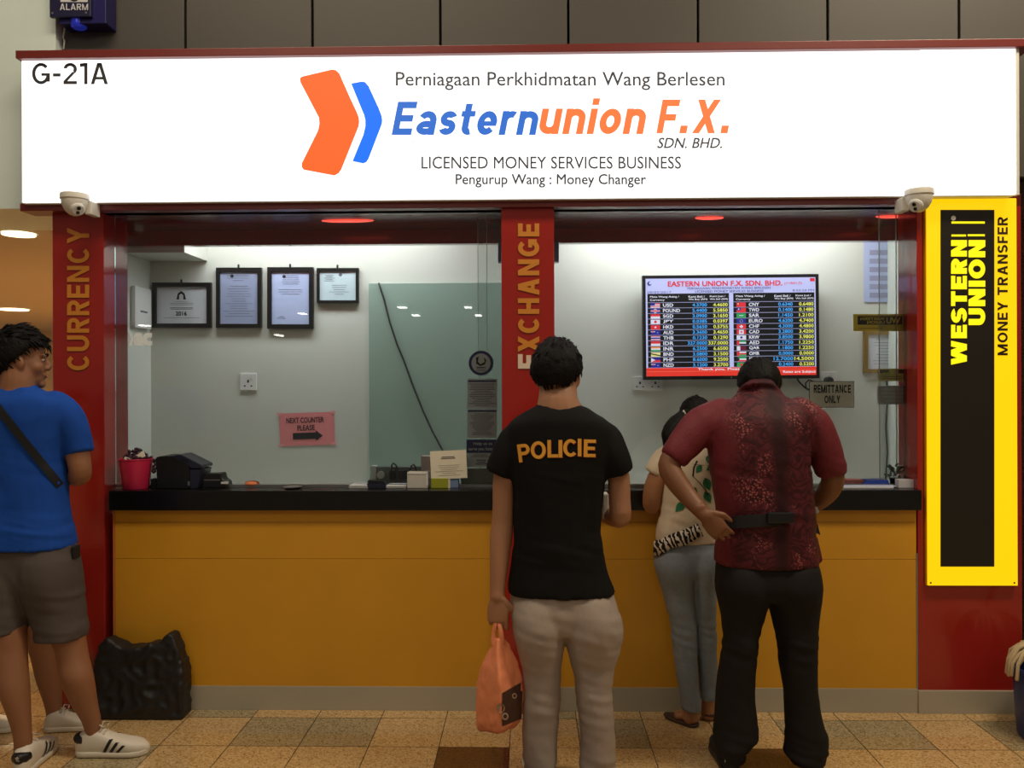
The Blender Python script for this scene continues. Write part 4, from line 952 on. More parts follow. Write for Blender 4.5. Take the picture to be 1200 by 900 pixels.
# ================================================================== PEOPLE
def fused(tubes_mb, voxel, smooth_it=3, disp=None):
    """one continuous surface from overlapping volumes"""
    me = bpy.data.meshes.new('tmp'); me.from_pydata([tuple(v) for v in tubes_mb.v], [], tubes_mb.f)
    b = bmesh.new(); b.from_mesh(me); bmesh.ops.recalc_face_normals(b, faces=b.faces); b.to_mesh(me); b.free()
    o = bpy.data.objects.new('tmp', me); COL.objects.link(o)
    r = o.modifiers.new('r', 'REMESH'); r.mode = 'VOXEL'; r.voxel_size = voxel; r.adaptivity = 0
    if smooth_it: s = o.modifiers.new('s', 'SMOOTH'); s.factor = .5; s.iterations = smooth_it
    dg = bpy.context.evaluated_depsgraph_get(); out = bpy.data.meshes.new_from_object(o.evaluated_get(dg))
    bpy.data.objects.remove(o); bpy.data.meshes.remove(me)
    if disp:
        ns = [v.normal.copy() for v in out.vertices]
        for v, n in zip(out.vertices, ns): v.co += n*disp(v.co)
        out.update()
    return out
def link_mesh(me, name, mats, parent, decals=None):
    L = wloc(parent)
    if decals is not None and decals.v:
        k = len(me.vertices); vs = [v.co.copy() for v in me.vertices] + decals.v; fs = [tuple(p.vertices) for p in me.polygons] + [tuple(k+i for i in f) for f in decals.f]
        mi = [0]*len(me.polygons) + [1 + i for i in decals.m]; bpy.data.meshes.remove(me)
        me = bpy.data.meshes.new(name); me.from_pydata([tuple(v) for v in vs], [], fs); mats = list(mats) + decals.mats
        me.polygons.foreach_set('material_index', mi)
    me.transform(Matrix.Translation(-L)); me.name = name; me.materials.clear()
    for m in mats: me.materials.append(m)
    if decals is not None and decals.v: me.polygons.foreach_set('material_index', mi)
    me.polygons.foreach_set('use_smooth', [True]*len(me.polygons)); me.update()
    o = bpy.data.objects.new(name, me); COL.objects.link(o); o.parent = parent; return o
def bvh_of(me): return bvhtree.BVHTree.FromPolygons([v.co for v in me.vertices], [tuple(p.vertices) for p in me.polygons])
def project(mb, bvh, lift=.003):
    miss = set()
    for i, v in enumerate(mb.v):
        h = bvh.ray_cast(CAM, (v - CAM).normalized())
        if h[0] is not None: mb.v[i] = h[0] + Vector((0, -lift, 0))
        else: miss.add(i)
    keep = [j for j, f in enumerate(mb.f) if not miss.intersection(f)]
    mb.f = [mb.f[j] for j in keep]; mb.m = [mb.m[j] for j in keep]
def folds(amp, fx, fz, seed, zones=()):
    """cloth creases: broad waves plus sharper ridges in given height zones"""
    def f(p):
        q = Vector((p.x*fx + seed, p.y*fx, p.z*fz + p.x*fx*.35)); n = noise.noise(q); r = 1 - abs(noise.noise(q*1.9 + Vector((5, 2, 1))))*2
        d = amp*(n*.8)
        for z0, w, a in zones:
            g = math.exp(-((p.z - z0)/w)**2); q2 = Vector((p.x*fx*.6 + seed, p.y*fx*.6, p.z*34 + p.x*8)); d += a*g*(noise.noise(q2) + .5*(1 - 2*abs(noise.noise(q2*.7))))
        return d*1.5 + amp*.5*r
    return f

def smooth_path(rs, n=4):
    """rounded profile through the given sections"""
    out = []
    for i in range(len(rs)-1):
        p0, p1, p2, p3 = rs[max(0, i-1)], rs[i], rs[i+1], rs[min(len(rs)-1, i+2)]
        for k in range(n):
            t = k/n; out.append(tuple(.5*((2*b) + (c-a)*t + (2*a-5*b+4*c-d)*t*t + (3*b-a-3*c+d)*t**3) for a, b, c, d in zip(p0, p1, p2, p3)))
    out.append(tuple(rs[-1])); return out
class Body:
    def __init__(s, Y, px, gy, label):
        s.Y = Y; s.k = 1/S(Y); s.o = thing('person', Vector((X(px, Y, gy), Y, 0)), label, 'person')
    def P(s, px, py, dy=0.0): return W(px, py, s.Y + dy)
    def rows(s, mb, rs, p=2.3, n=28, flat0=False, flat1=False):
        out = []
        for y, a, b, dy, rd in smooth_path(rs):
            kk = 1/S(s.Y+dy)
            out.append((s.P((a+b)/2, y, dy), Vector(((b-a)/2*kk, 0, 0)), Vector((0, rd, 0))))
        mb.rings(out, M_ink, n, p, flat0, flat1)
    def axis(s, mb, ps, n=16, flat0=False, flat1=False):
        """ps: (px, py, dy, radius px [, depth radius px])"""
        ps = smooth_path([q if len(q) > 4 else (*q, q[3]) for q in ps], 3)
        pts = [s.P(q[0], q[1], q[2]) for q in ps]; out = []
        for i, q in enumerate(ps):
            t = (pts[min(i+1, len(ps)-1)] - pts[max(i-1, 0)]).normalized()
            a = t.cross(Vector((0, 1, 0)))
            if a.length < .2: a = t.cross(Vector((0, 0, 1)))
            a.normalize(); b = a.cross(t).normalized(); kk = 1/S(s.Y + q[2])
            out.append((pts[i], a*q[3]*kk, b*(q[4] if len(q) > 4 else q[3])*kk))
        mb.rings(out, M_ink, n, 2.0, flat0, flat1)

def head(mb, C, R, k=1.0):
    """R columns: right, forward, up"""
    f = lambda x, y, z: C + R @ Vector((x, y, z))*k
    e = lambda c, r: mb.ell(f(*c), R @ Vector((r[0]*k, 0, 0)), R @ Vector((0, r[1]*k, 0)), R @ Vector((0, 0, r[2]*k)), M_ink)
    e((0, -.012, .035), (.074, .093, .085)); e((0, -.03, -.01), (.066, .066, .065)); e((0, .028, -.028), (.063, .064, .088)); e((0, .040, -.083), (.047, .046, .036))
    for sx in (-1, 1):
        e((sx*.034, .054, -.035), (.028, .03, .03)); e((sx*.052, .018, -.075), (.016, .03, .022))
        mb.ell(f(sx*.074, -.006, -.020), R @ Vector((sx*.010*k, -.008*k, 0)), R @ Vector((sx*.012*k, .020*k, 0)), R @ Vector((0, -.006*k, .033*k)), M_ink)
        e((sx*.068, .004, -.026), (.012, .012, .022)); e((sx*.030, .078, .018), (.024, .014, .009))
        e((sx*.011, .096, -.036), (.009, .010, .008))
    mb.tube([f(0, .082, .012), f(0, .094, -.008), f(0, .106, -.028), f(0, .100, -.040)], [.008*k, .009*k, .0115*k, .009*k], M_ink, 10)
    e((0, .086, -.064), (.024, .012, .006)); e((0, .084, -.075), (.021, .012, .007)); e((0, .077, -.105), (.024, .018, .018))
def face_bits(parent, C, R, k=1.0):
    f = lambda x, y, z: C + R @ Vector((x, y, z))*k
    for sx in (-1, 1):
        m = MB(); c = f(sx*.031, .0795, -.002); m.ell(c, R @ Vector((.012*k, 0, 0)), R @ Vector((0, .007*k, 0)), R @ Vector((0, 0, .0055*k)), mat('eye white', srgb(215, 205, 195), .3), 12, 8)
        m.ell(c + R @ Vector((0, .0058*k, 0)), R @ Vector((.005*k, 0, 0)), R @ Vector((0, .003*k, 0)), R @ Vector((0, 0, .005*k)), mat('dark iris', srgb(30, 18, 12), .2), 10, 6); m.build('eye', parent, True)
        m = MB(); m.tube([f(sx*.014, .092, .017), f(sx*.032, .093, .024), f(sx*.052, .078, .017)], [.0035*k, .0045*k, .002*k], M_hair, 8); m.build('eyebrow', parent, True)
    m = MB(); m.ell(f(0, .0945, -.0695), R @ Vector((.022*k, 0, 0)), R @ Vector((0, .006*k, 0)), R @ Vector((0, 0, .007*k)), mat('lips', srgb(150, 86, 74), .4), 14, 8); m.build('mouth', parent, True)
def hair(parent, C, R, k=1.0, front=.062, nape=-.075, side=-.005, ex=1.0, spikes=260, seed=1, length=.03, puff=(1, 1, 1), flow=(0, .6, .3), name='hair'):
    rd = random.Random(seed); mb = MB(); c0 = Vector((0, -.012, .012)); rad = Vector((.081*puff[0], .101*puff[1], .112*puff[2]))
    bm = bmesh.new(); bmesh.ops.create_icosphere(bm, subdivisions=5, radius=1)
    def hl(y):
        if y > .045: return front
        if y > .0: return side + (front - side)*(y/.045)
        if y > -.035: return side + (nape*.35 - side)*(-y/.035)
        return nape*.35 + (nape*.65)*min(1, (-y - .035)/.03)
    keep = []
    for v in bm.verts:
        d = v.co.copy(); p = c0 + Vector((d.x*rad.x, d.y*rad.y, d.z*rad.z)); t = max(0, min(1, (p.z - hl(p.y))/.014)); t = t*t*(3-2*t)
        n1 = noise.noise(Vector((d.x*7 + seed, d.y*7, d.z*4)))*.035 + noise.noise(Vector((d.x*26 + seed, d.y*26, d.z*12)))*.022
        d.x *= 1 - .30*max(0, min(1, -(p.z + .005)/.08))*(1 if p.y < .02 else 0)
        s_ = (.62 + (.40 + n1)*t)*ex if t < 1 else (1.02 + n1)*ex
        q = c0 + Vector((d.x*rad.x, d.y*rad.y, d.z*rad.z))*s_
        if t > .85: keep.append((q.copy(), d.copy()))
        v.co = C + R @ q*k
    mb.bm(bm, M_hair)
    fl = Vector(flow)
    for i in range(spikes):
        q, d = rd.choice(keep); n = Vector((d.x/rad.x, d.y/rad.y, d.z/rad.z)).normalized()
        tn = (Vector((rd.uniform(-.5, .5), fl.y, fl.z if q.z > .08 else -.9)) ); tn = (tn - n*tn.dot(n)).normalized()
        up = 1.0 if q.z > .07 else .25
        dr = (tn + n*rd.uniform(.1, .55)*up).normalized(); ln = length*rd.uniform(.5, 1.2)*(1 if q.z > .05 else .7); w = rd.uniform(.0025, .005)
        a = q - n*.004; b = a + dr*ln*.55; e = b + (dr - n*.35).normalized()*ln*.45
        pts = [C + R @ x*k for x in (a, b, e)]
        mb.tube(pts, [w, w*.8, w*.15], M_hair, 5)
    return mb.build(name, parent, True)
def hand(mb, Wp, fwd, back, thumb, curl=(.5, .6, .5), k=1.0, spread=.0, tcurl=.5):
    """Wp wrist, fwd along the palm, back = back-of-hand normal, thumb = thumb side"""
    fwd = fwd.normalized(); back = (back - fwd*back.dot(fwd)).normalized(); th = fwd.cross(back); th = th if th.dot(thumb) > 0 else -th
    mb.rings([(Wp - fwd*.03*k, th*.024*k, back*.019*k), (Wp, th*.026*k, back*.018*k), (Wp + fwd*.03*k, th*.037*k, back*.016*k), (Wp + fwd*.06*k, th*.041*k, back*.0145*k), (Wp + fwd*.088*k, th*.039*k, back*.012*k)], M_ink, 16, 2.4)
    for i, (off, ln) in enumerate(((.029, .072), (.0095, .080), (-.010, .074), (-.029, .058))):
        p = Wp + fwd*(.086 - (.008 if i == 3 else 0))*k + th*off*k; ang = 0; pts = [p - fwd*.015*k, p]; r = .0092*k if i != 3 else .0078*k
        dirv = (fwd + th*off*spread).normalized()
        for j, fr_ in enumerate((.45, .30, .25)):
            ang += curl[j]*(1 + .12*i); d = dirv*cos(ang) - back*sin(ang); p = p + d*ln*fr_*k; pts.append(p)
        mb.tube(pts, [r, r, r*.95, r*.88, r*.75], M_ink, 10)
    p = Wp + fwd*.022*k + th*.030*k; d1_ = (fwd*.72 + th*.6 - back*.25*tcurl).normalized(); p1 = p + d1_*.036*k; d2_ = (fwd*.85 + th*.15 - back*.55*tcurl).normalized(); p2 = p1 + d2_*.028*k
    mb.tube([p - d1_*.02*k, p, p1, p2, p2 + d2_*.012*k], [.013*k, .0135*k, .011*k, .0095*k, .006*k], M_ink, 10)
def rotm(yaw, pitch=0, roll=0):
    """yaw 0 faces +Y (away from the viewer); positive yaw turns to the viewer's right"""
    return Matrix.Rotation(radians(-yaw), 3, 'Z') @ Matrix.Rotation(radians(-pitch), 3, 'X') @ Matrix.Rotation(radians(roll), 3, 'Y')
def shoe(person, heel, ang, mu, ms, L=.285, Wd=1.0, stripes=None, laces=True, high=1.0, heel_tab=None):
    """heel point on the ground, ang: direction in degrees from +X"""
    d = Vector((cos(radians(ang)), sin(radians(ang)), 0)); w = Vector((-d.y, d.x, 0)); up = Vector((0, 0, 1))
    prof_ = [(.0, .020, .070), (.03, .031, .082), (.12, .036, .098), (.26, .036, .100), (.36, .037, .092), (.5, .041, .074), (.65, .046, .062), (.8, .046, .054), (.92, .036, .046), (.985, .018, .036)]
    rs = []
    for t, hw, h in prof_:
        h *= high; c = heel + d*(t*L) + up*(.012 + h/2); rs.append((c, w*hw*Wd, up*(h/2)))
    m = MB(); m.rings(rs, mu, 24, 2.7); o = m.build('shoe', person, True)
    m = MB(); m.rings([(heel + d*(t*L*1.01 - .002) + up*.0135, w*(hw*1.06*Wd + .001), up*.0135) for t, hw, h in prof_], ms, 24, 4.0); m.build('sole', o, True, 50)
    if laces:
        m = MB()
        for i in range(5):
            t = .34 + i*.06; h = (.100 - .04*i*.26 - i*.002)*high; c = heel + d*(t*L) + up*(.012 + h - .004)
            m.tube([c - w*.024, c + up*.006, c + w*.024], .0035, ms, 6)
        c = heel + d*(.33*L) + up*(.118*high)
        for s_ in (-1, 1): m.tube([c, c + w*s_*.018 + up*.012, c + w*s_*.03 + d*.018 + up*.004, c + w*s_*.012 + d*.02], .003, ms, 6)
        m.build('lace', o, True)
    if stripes:
        for i in range(3):
            m = MB(); t0 = .40 + i*.095; 
            for s_ in (-1, 1):
                pts = []
                def side_(t, z):
                    hw = .041 + .004*min(1, max(0, (t-.45)/.2)); hh = (.092 - .036*min(1, max(0, (t-.36)/.34)))*high; zc = .012 + hh/2; q = min(1, abs((z-zc)/(hh/2))); 
                    return heel + d*(t*L) + w*s_*(hw*Wd*(1-q**2.7)**(1/2.7) + .0022) + up*z
                z0, z1 = .024, (.078 - .012*i)*high
                A = [side_(t0 + .0 + (j/5)*.10, z0 + (z1-z0)*j/5) for j in range(6)]; B = [side_(t0 + .05 + (j/5)*.10, z0 + (z1-z0)*j/5) for j in range(6)]
                m.add(A + B, [(j, j+1, 7+j, 6+j) for j in range(5)], stripes)
            m.build('stripe', o, True)
    if heel_tab:
        m = MB(); m.rings([(heel + d*(t*L) - d*.003 + up*(.012 + .060*high), w*(hw + .002), up*.022*high) for t, hw in ((.0, .018), (.03, .031), (.10, .0355))], heel_tab, 20, 2.6); ht = m.build('heel_tab', o, True)
        m = MB(); c = heel - d*.018 + up*(.075*high)
        for a_, l_ in ((0, .013), (.7, .011), (-.7, .011)):
            tip = c + up*cos(a_)*l_ + w*sin(a_)*l_; sd = (up*-sin(a_) + w*cos(a_))*.0035; m.prism([c - up*.002, (c+tip)/2 + sd, tip, (c+tip)/2 - sd], d*.002, ms)
        m.box(c.x-.009, c.x+.009, c.y-.0005, c.y+.0015, c.z-.005, c.z-.003, ms); m.build('emblem', ht)
    return o

# ---------------------------------------------------------------- man in the POLICIE T-shirt
A = Body(-.70, 655, 917, 'man seen from behind in a black POLICIE T-shirt and grey joggers')
s = MB()   # shirt
A.rows(s, [(474, 633, 678, .0, .055), (479, 623, 690, .0, .075), (485, 612, 699, .0, .09), (493, 600, 711, .0, .103), (503, 593, 719, .005, .11), (518, 592, 720, .01, .117), (540, 595, 714, .01, .120), (570, 600, 708, .01, .118), (600, 601, 705, .01, .115), (625, 602.5, 702.5, .01, .115), (645, 602, 706, .01, .118), (665, 599, 710, .01, .122), (682, 596, 716, .01, .13), (693, 596, 720.5, .01, .135)], 2.5, flat1=True)
A.axis(s, [(610, 502, .0, 12), (602, 514, .0, 17), (595, 532, .0, 18.5, 21), (589.5, 547, .005, 18.5, 21), (586, 556, .005, 17.5, 20)], flat1=True)
A.axis(s, [(703, 501, .0, 12), (711, 513, .0, 17), (717, 530, .0, 18.5, 21), (722, 544, .005, 18.5, 21), (725, 552, .01, 17.5, 20)], flat1=True)
s.tube([A.P(655 + 23*cos(t), 473 - 2*sin(t) - 1.5, .0 + .055*sin(t)) for t in [2*pi*i/20 for i in range(21)]], .007, M_ink, 8)
me = fused(s, .008, 3, folds(.0035, 9, 4.5, 1.0, ((Z(640, -.7), .06, .0035), (Z(560, -.7), .05, .002))))
bv = bvh_of(me); ltr = MB(); P = Plane(-.84)
LET = [('P', 607, 520, 621, 541, -.22), ('O', 622, 517, 639.5, 537.5, -.06), ('L', 641.5, 515.5, 654, 536, -.02), ('I', 654.5, 515.5, 658.8, 536, 0), ('C', 660, 514.5, 675, 535, 0), ('I', 677, 514, 681.2, 534.5, 0), ('E', 684, 515, 698, 535.5, .04)]
for mt, ofs, of2 in ((M_policeedge, .7, .0028), (M_police, 0, .0036)):
    t_ = MB()
    for c, x0, y0, x1, y1, r in LET:
        P_ = Plane(-.84, (x0+x1)/2, (y0+y1)/2, math.degrees(-r)*.6 if r else .0001); P_.block(t_, c, x0+ofs, y0+ofs, x1+ofs, y1+ofs, mt, 0, .185)
    project(t_, bv, of2); ltr.add(t_.v, t_.f, mt)
shirt = link_mesh(me, 'tshirt', [M_tee], A.o)
ltr.build('lettering', shirt)
j = MB()   # joggers
A.rows(j, [(672, 604, 706, .01, .105), (690, 599, 716, .01, .118), (705, 598, 722, .005, .122), (722, 599, 726, .0, .118), (738, 606, 722, .0, .098)], 2.3, flat1=True)
A.rows(j, [(700, 603, 660, -.008, .105), (718, 598.5, 661, -.012, .118), (735, 600.5, 661.5, -.012, .122), (755, 605, 660.5, -.006, .112), (780, 612, 657.5, .0, .092), (800, 614, 656.5, -.005, .082), (830, 613, 655, -.005, .078), (860, 611.5, 653, .0, .08), (885, 613, 651.5, .0, .078), (906, 616, 651, .005, .072)], 2.2)
A.rows(j, [(700, 661, 718, -.008, .105), (718, 660.5, 726, -.012, .118), (735, 661, 729.5, -.012, .122), (755, 664, 726.5, -.006, .112), (780, 670, 719.5, .0, .092), (800, 674, 717.5, -.005, .082), (830, 678, 718, -.005, .078), (860, 680, 721, .0, .08), (885, 681, 721, .0, .078), (906, 683, 719, .005, .072)], 2.2)
me = fused(j, .009, 3, folds(.004, 8, 7, 3.0, ((.33, .10, .004), (.58, .12, .003), (.05, .06, .006))))
link_mesh(me, 'joggers', [M_grey], A.o)
b = MB()
HC = A.P(653, 438, .035); HR = rotm(14, 6, 0); head(b, HC, HR, 1.02)
A.axis(b, [(654, 440, .03, 21, 20), (654, 456, .02, 22, 21), (654, 470, .0, 24, 22), (655, 482, .0, 30, 24)])
A.rows(b, [(484, 625, 685, .0, .06), (500, 604, 706, .0, .085), (540, 606, 702, .01, .095), (600, 612, 694, .01, .09), (680, 610, 702, .01, .1), (715, 612, 712, .0, .1)], 2.3, flat1=True)
A.axis(b, [(612, 503, .0, 12), (601, 520, .0, 14), (591, 560, .0, 13.2), (590, 590, .0, 12.8), (589, 612, .0, 12.8), (587, 632, -.01, 13.2), (585, 660, -.03, 11.2), (583, 688, -.042, 9.2), (582.5, 700, -.048, 9)])
hand(b, A.P(583, 699, -.05), Vector((.02, -.06, -1)), Vector((-.1, -1, 0)), Vector((1, -.2, 0)), (.30, .95, 1.1), 1.04, tcurl=1.0)
A.axis(b, [(701, 503, .0, 12), (712, 520, .0, 14), (724, 555, .02, 13.2), (726, 585, .02, 12.8), (727, 604, .02, 12.5), (722, 606, .09, 12), (706, 600, .18, 10.5), (692, 592, .26, 8.5)])
hand(b, A.P(690, 590, .27), Vector((-.3, 1, .25)), Vector((.9, .3, .1)), Vector((0, 0, 1)), (.4, .6, .5), .95)
for sx in (0, 1):
    A.rows(b, [(715, 614+46*sx, 662+50*sx, .0, .08), (740, 612+54*sx, 652+58*sx, .0, .07), (800, 620+58*sx, 650+58*sx, .0, .055), (860, 623+66*sx, 645+67*sx, .0, .045), (908, 627+66*sx, 641+67*sx, .0, .035)], 2.0)
link_mesh(fused(b, .0045, 3), 'body', [M_skin_a], A.o)
face_bits(A.o, HC, HR, 1.02)
hair(A.o, HC, HR, 1.02, front=.055, nape=-.068, side=.008, seed=3, spikes=520, length=.030, puff=(1.22, 1.06, 1.10), flow=(0, .5, .5))
for sx, a in ((633, 96), (701, 84)):
    shoe(A.o, Vector((X(sx, -.76, 900), -.77, 0)), a, M_navyshoe, M_sole)
# white slip in his right hand
m = MB(); p = A.P(710, 594, .10); m.box(p.x-.012, p.x+.012, p.y, p.y+.09, p.z-.05, p.z+.05, M_white, .006)
tag(m.build('paper_cup', None), 'white carton held in front of the POLICIE T-shirt, at his right elbow', 'carton')

# his orange carrier bag
Yb = -.765; kb = 1/S(Yb); o = thing('carrier_bag', Vector((X(585, Yb, 850), Yb, Z(862, Yb))), 'orange plastic carrier bag hanging from the left hand of the POLICIE T-shirt man', 'bag')
def bagring(y, xl_, xm, xr_, dpt, tilt=0):
    """four-cornered section: left corner, front corner, right corner, back corner"""
    a = W(xl_, y, Yb+.01); f = W(xm, y + tilt, Yb-dpt); r = W(xr_, y - tilt, Yb+.02); bk_ = W((xl_+xr_)/2+4, y, Yb+dpt)
    pts = []
    for p, q in ((a, f), (f, r), (r, bk_), (bk_, a)):
        for i in range(6): pts.append(p.lerp(q, i/6))
    return pts
R_ = [bagring(747, 578, 584, 592, .012), bagring(757, 574, 583, 598, .022), bagring(770, 567, 583, 606, .04), bagring(785, 560, 584, 611, .06), bagring(800, 557, 586, 614, .075), bagring(820, 556, 587, 615, .08), bagring(840, 556, 587, 613, .08), bagring(852, 557, 586.5, 609, .075, 3), bagring(858, 560, 585, 602, .06, 4)]
vs = [p for r in R_ for p in r]; n = 24; fs = [(k_*n+i, k_*n+(i+1) % n, (k_+1)*n+(i+1) % n, (k_+1)*n+i) for k_ in range(len(R_)-1) for i in range(n)] + [tuple(range(n)), tuple((len(R_)-1)*n+i for i in range(n))]
m = MB(); m.add(vs, fs, M_bag); bo = m.build('bag_body', o)
sb = bo.modifiers.new('sub', 'SUBSURF'); sb.levels = sb.render_levels = 2
tx = bpy.data.textures.new('crumple', 'CLOUDS'); tx.noise_scale = .035
dm = bo.modifiers.new('d', 'DISPLACE'); dm.texture = tx; dm.strength = .012; dm.texture_coords = 'LOCAL'
for pl_ in bo.data.polygons: pl_.use_smooth = True
dg = bpy.context.evaluated_depsgraph_get(); em = bpy.data.meshes.new_from_object(bo.evaluated_get(dg)); bo.modifiers.clear(); bo.data = em
L_ = wloc(o); bvb = bvhtree.BVHTree.FromPolygons([v.co + L_ for v in em.vertices], [tuple(p.vertices) for p in em.polygons])
m = MB(); P = Plane(Yb-.12)
NX, NY = 10, 12
def bl_(u, v, c): return (c[0][0]*(1-u)*(1-v) + c[1][0]*u*(1-v) + c[2][0]*u*v + c[3][0]*(1-u)*v, c[0][1]*(1-u)*(1-v) + c[1][1]*u*(1-v) + c[2][1]*u*v + c[3][1]*(1-u)*v)
cr = ((588.5, 812), (613, 798), (611, 842), (588.5, 851))
g = [P.p(*bl_(i/NX, j_/NY, cr)) for j_ in range(NY+1) for i in range(NX+1)]
m.add(g, [(j_*(NX+1)+i, j_*(NX+1)+i+1, (j_+1)*(NX+1)+i+1, (j_+1)*(NX+1)+i) for j_ in range(NY) for i in range(NX)], M_bagprint); project(m, bvb, .0025); m.build('printed_panel', bo)
m = MB()
for x, y, r, r2 in ((586.8, 829.5, 4.8, 0), (592, 839, 4, 2.2), (603, 815, 3, 1.6)):
    q = MB(); n_ = 20
    if r2: q.add([P.p(x + rr*cos(2*pi*i/n_), y + rr*1.1*sin(2*pi*i/n_)) for rr in (r, r2) for i in range(n_)], [(i, (i+1) % n_, n_+(i+1) % n_, n_+i) for i in range(n_)], M_bagprint2)
    else: q.add([P.p(x + r*cos(2*pi*i/n_), y + r*1.15*sin(2*pi*i/n_)) for i in range(n_)], [tuple(range(n_))], M_bagprint2)
    project(q, bvb, .004); m.add(q.v, q.f, M_bagprint2)
m.build('logo_print', bo)
for dx, yy in ((-4.5, .010), (4.5, -.004)):
    m = MB(); m.rings([(W(583.5+dx*.8, 756, Yb), Vector((.015, 0, 0)), Vector((0, .006, 0))), (W(583+dx, 748, Yb+yy), Vector((.011, 0, 0)), Vector((0, .005, 0))), (W(583+dx*.9, 740, Yb+yy), Vector((.009, 0, 0)), Vector((0, .005, 0))), (W(583+dx*.5, 731, Yb+.004), Vector((.008, 0, 0)), Vector((0, .005, 0)))], M_bag, 10); m.build('handle', o, True)

# ---------------------------------------------------------------- older man in the batik shirt
B = Body(-.58, 905, 898, 'man in a maroon batik shirt and black trousers bending over the counter')
s = MB()
B.rows(s, [(452, 873, 909, .085, .05), (458, 869, 913, .07, .062), (466, 858, 922, .05, .085), (476, 838, 944, .04, .11), (490, 830, 950, .025, .13), (510, 830, 948, .015, .14), (535, 832, 946, .01, .145), (565, 837, 948, .01, .145), (595, 841, 951, .01, .145), (615, 843, 952, .01, .143), (635, 841, 953, .01, .145), (650, 840, 955, .01, .146), (659, 840, 956, .01, .146)], 2.5, flat1=True)
B.axis(s, [(846, 482, .03, 17), (824, 497, .02, 21), (806, 516, .0, 20), (793, 531, -.02, 17.5), (788, 538, -.025, 15.5)], flat1=True)
B.axis(s, [(934, 480, .03, 17), (952, 496, .02, 20), (963, 520, .02, 20), (971, 543, .03, 18.5), (974, 556, .035, 16.5)], flat1=True)
s.tube([B.P(890 + 23*cos(t), 461 - 8.5*max(0, sin(t)*-1) + 4*sin(t), .06 + .06*sin(t)) for t in [2*pi*i/24 for i in range(25)]], .0115, M_ink, 8)
s.rings([(B.P(953, 628, .03), Vector((.008, 0, 0)), Vector((0, .05, 0))), (B.P(955, 642, .03), Vector((.012, 0, 0)), Vector((0, .06, 0))), (B.P(957, 654, .03), Vector((.012, 0, 0)), Vector((0, .065, 0)))], M_ink)
s.ell(B.P(890, 459, .07), Vector((.072, 0, 0)), Vector((0, .074, 0)), Vector((0, 0, .042)), M_ink)
s.tube([B.P(890 + 25.5*cos(t), 466 + 2.5*sin(t), .055 + .068*sin(t)) for t in [2*pi*i/24 for i in range(25)]], .0125, M_ink, 8)
me = fused(s, .008, 3, folds(.004, 9, 6, 6.0, ((Z(608, -.58), .03, .004), (Z(550, -.58), .05, .003))))
bsh = link_mesh(me, 'batik_shirt', [M_batik], B.o)
b = MB()
HC = B.P(889, 453, .19); HR = rotm(0, 25, 2); head(b, HC, HR, .97)
B.axis(b, [(889, 456, .185, 15, 15), (889, 462, .135, 18.5, 18), (889, 473, .06, 24, 22)])
B.rows(b, [(472, 862, 918, .04, .07), (500, 845, 936, .02, .1), (560, 850, 936, .01, .115), (640, 856, 938, .01, .115), (672, 854, 944, .0, .115)], 2.3, flat1=True)
B.axis(b, [(846, 486, .02, 14), (815, 510, .0, 14), (793, 531, -.02, 13.5), (784, 545, -.03, 13), (790, 560, -.05, 13), (805, 580, -.08, 11.5), (820, 597, -.12, 9.5), (828, 605, -.135, 9)])
hand(b, B.P(826, 602, -.135), Vector((.62, -.02, -.75)), Vector((-.25, -1, .1)), Vector((.8, 0, .6)), (.35, .45, .35), 1.0, spread=3.0, tcurl=.3)
B.axis(b, [(940, 484, .02, 14), (958, 510, .02, 14), (972, 545, .04, 13.5), (976, 562, .05, 13.2), (970, 576, .09, 12.5), (958, 588, .14, 10.5), (951, 592, .17, 9)])
hand(b, B.P(953, 590, .155), Vector((-.55, .7, -.2)), Vector((.6, .3, .75)), Vector((0, .5, 1)), (.45, .6, .5), 1.0)
for sx in (0, 1):
    B.rows(b, [(690, 852+50*sx, 892+54*sx, .0, .08), (780, 850+75*sx, 878+72*sx, .0, .055), (860, 848+88*sx, 872+85*sx, .0, .045), (893, 850+92*sx, 870+86*sx, .0, .035)], 2.0)
link_mesh(fused(b, .0045, 3), 'body', [M_skin_b], B.o)
face_bits(B.o, HC, HR, .97)
hair(B.o, HC, HR, .97, front=.06, nape=-.13, side=-.02, seed=5, spikes=200, length=.016, puff=(1.12, 1.02, 1.0), flow=(0, -.3, .1))
t = MB()
B.rows(t, [(645, 846, 950, .01, .13), (662, 841, 957, .01, .136), (685, 842, 957, .0, .13), (700, 848, 954, .0, .105)], 2.4, flat1=True)
B.rows(t, [(664, 843, 899, -.005, .125), (682, 840, 901, -.01, .134), (697, 841, 900.5, -.008, .128), (712, 844, 896.5, .0, .115), (735, 848, 890, .0, .1), (752, 849.5, 887, -.005, .092), (780, 844, 884.5, -.005, .085), (815, 840, 884, .0, .082), (845, 837.5, 886, .0, .084), (862, 837, 886, .0, .084), (873, 838, 876, -.005, .08), (884, 839, 872, -.01, .07), (891, 840, 871, -.01, .065)], 2.2, flat1=True)
B.rows(t, [(664, 898, 957, -.005, .125), (682, 897, 960, -.01, .134), (697, 898.5, 960, -.008, .128), (712, 903, 958.5, .0, .115), (735, 909, 956, .0, .1), (752, 912.5, 955.5, -.005, .092), (780, 915, 956, -.005, .085), (815, 920, 957.5, .0, .082), (845, 922, 962, .0, .082), (865, 922, 968, .0, .084), (880, 922, 968, -.005, .08), (893, 926, 964, -.01, .07)], 2.2, flat1=True)
me = fused(t, .009, 3, folds(.0035, 8, 7, 9.0, ((.09, .06, .008), (.5, .06, .005))))
link_mesh(me, 'trousers', [M_trouser], B.o)
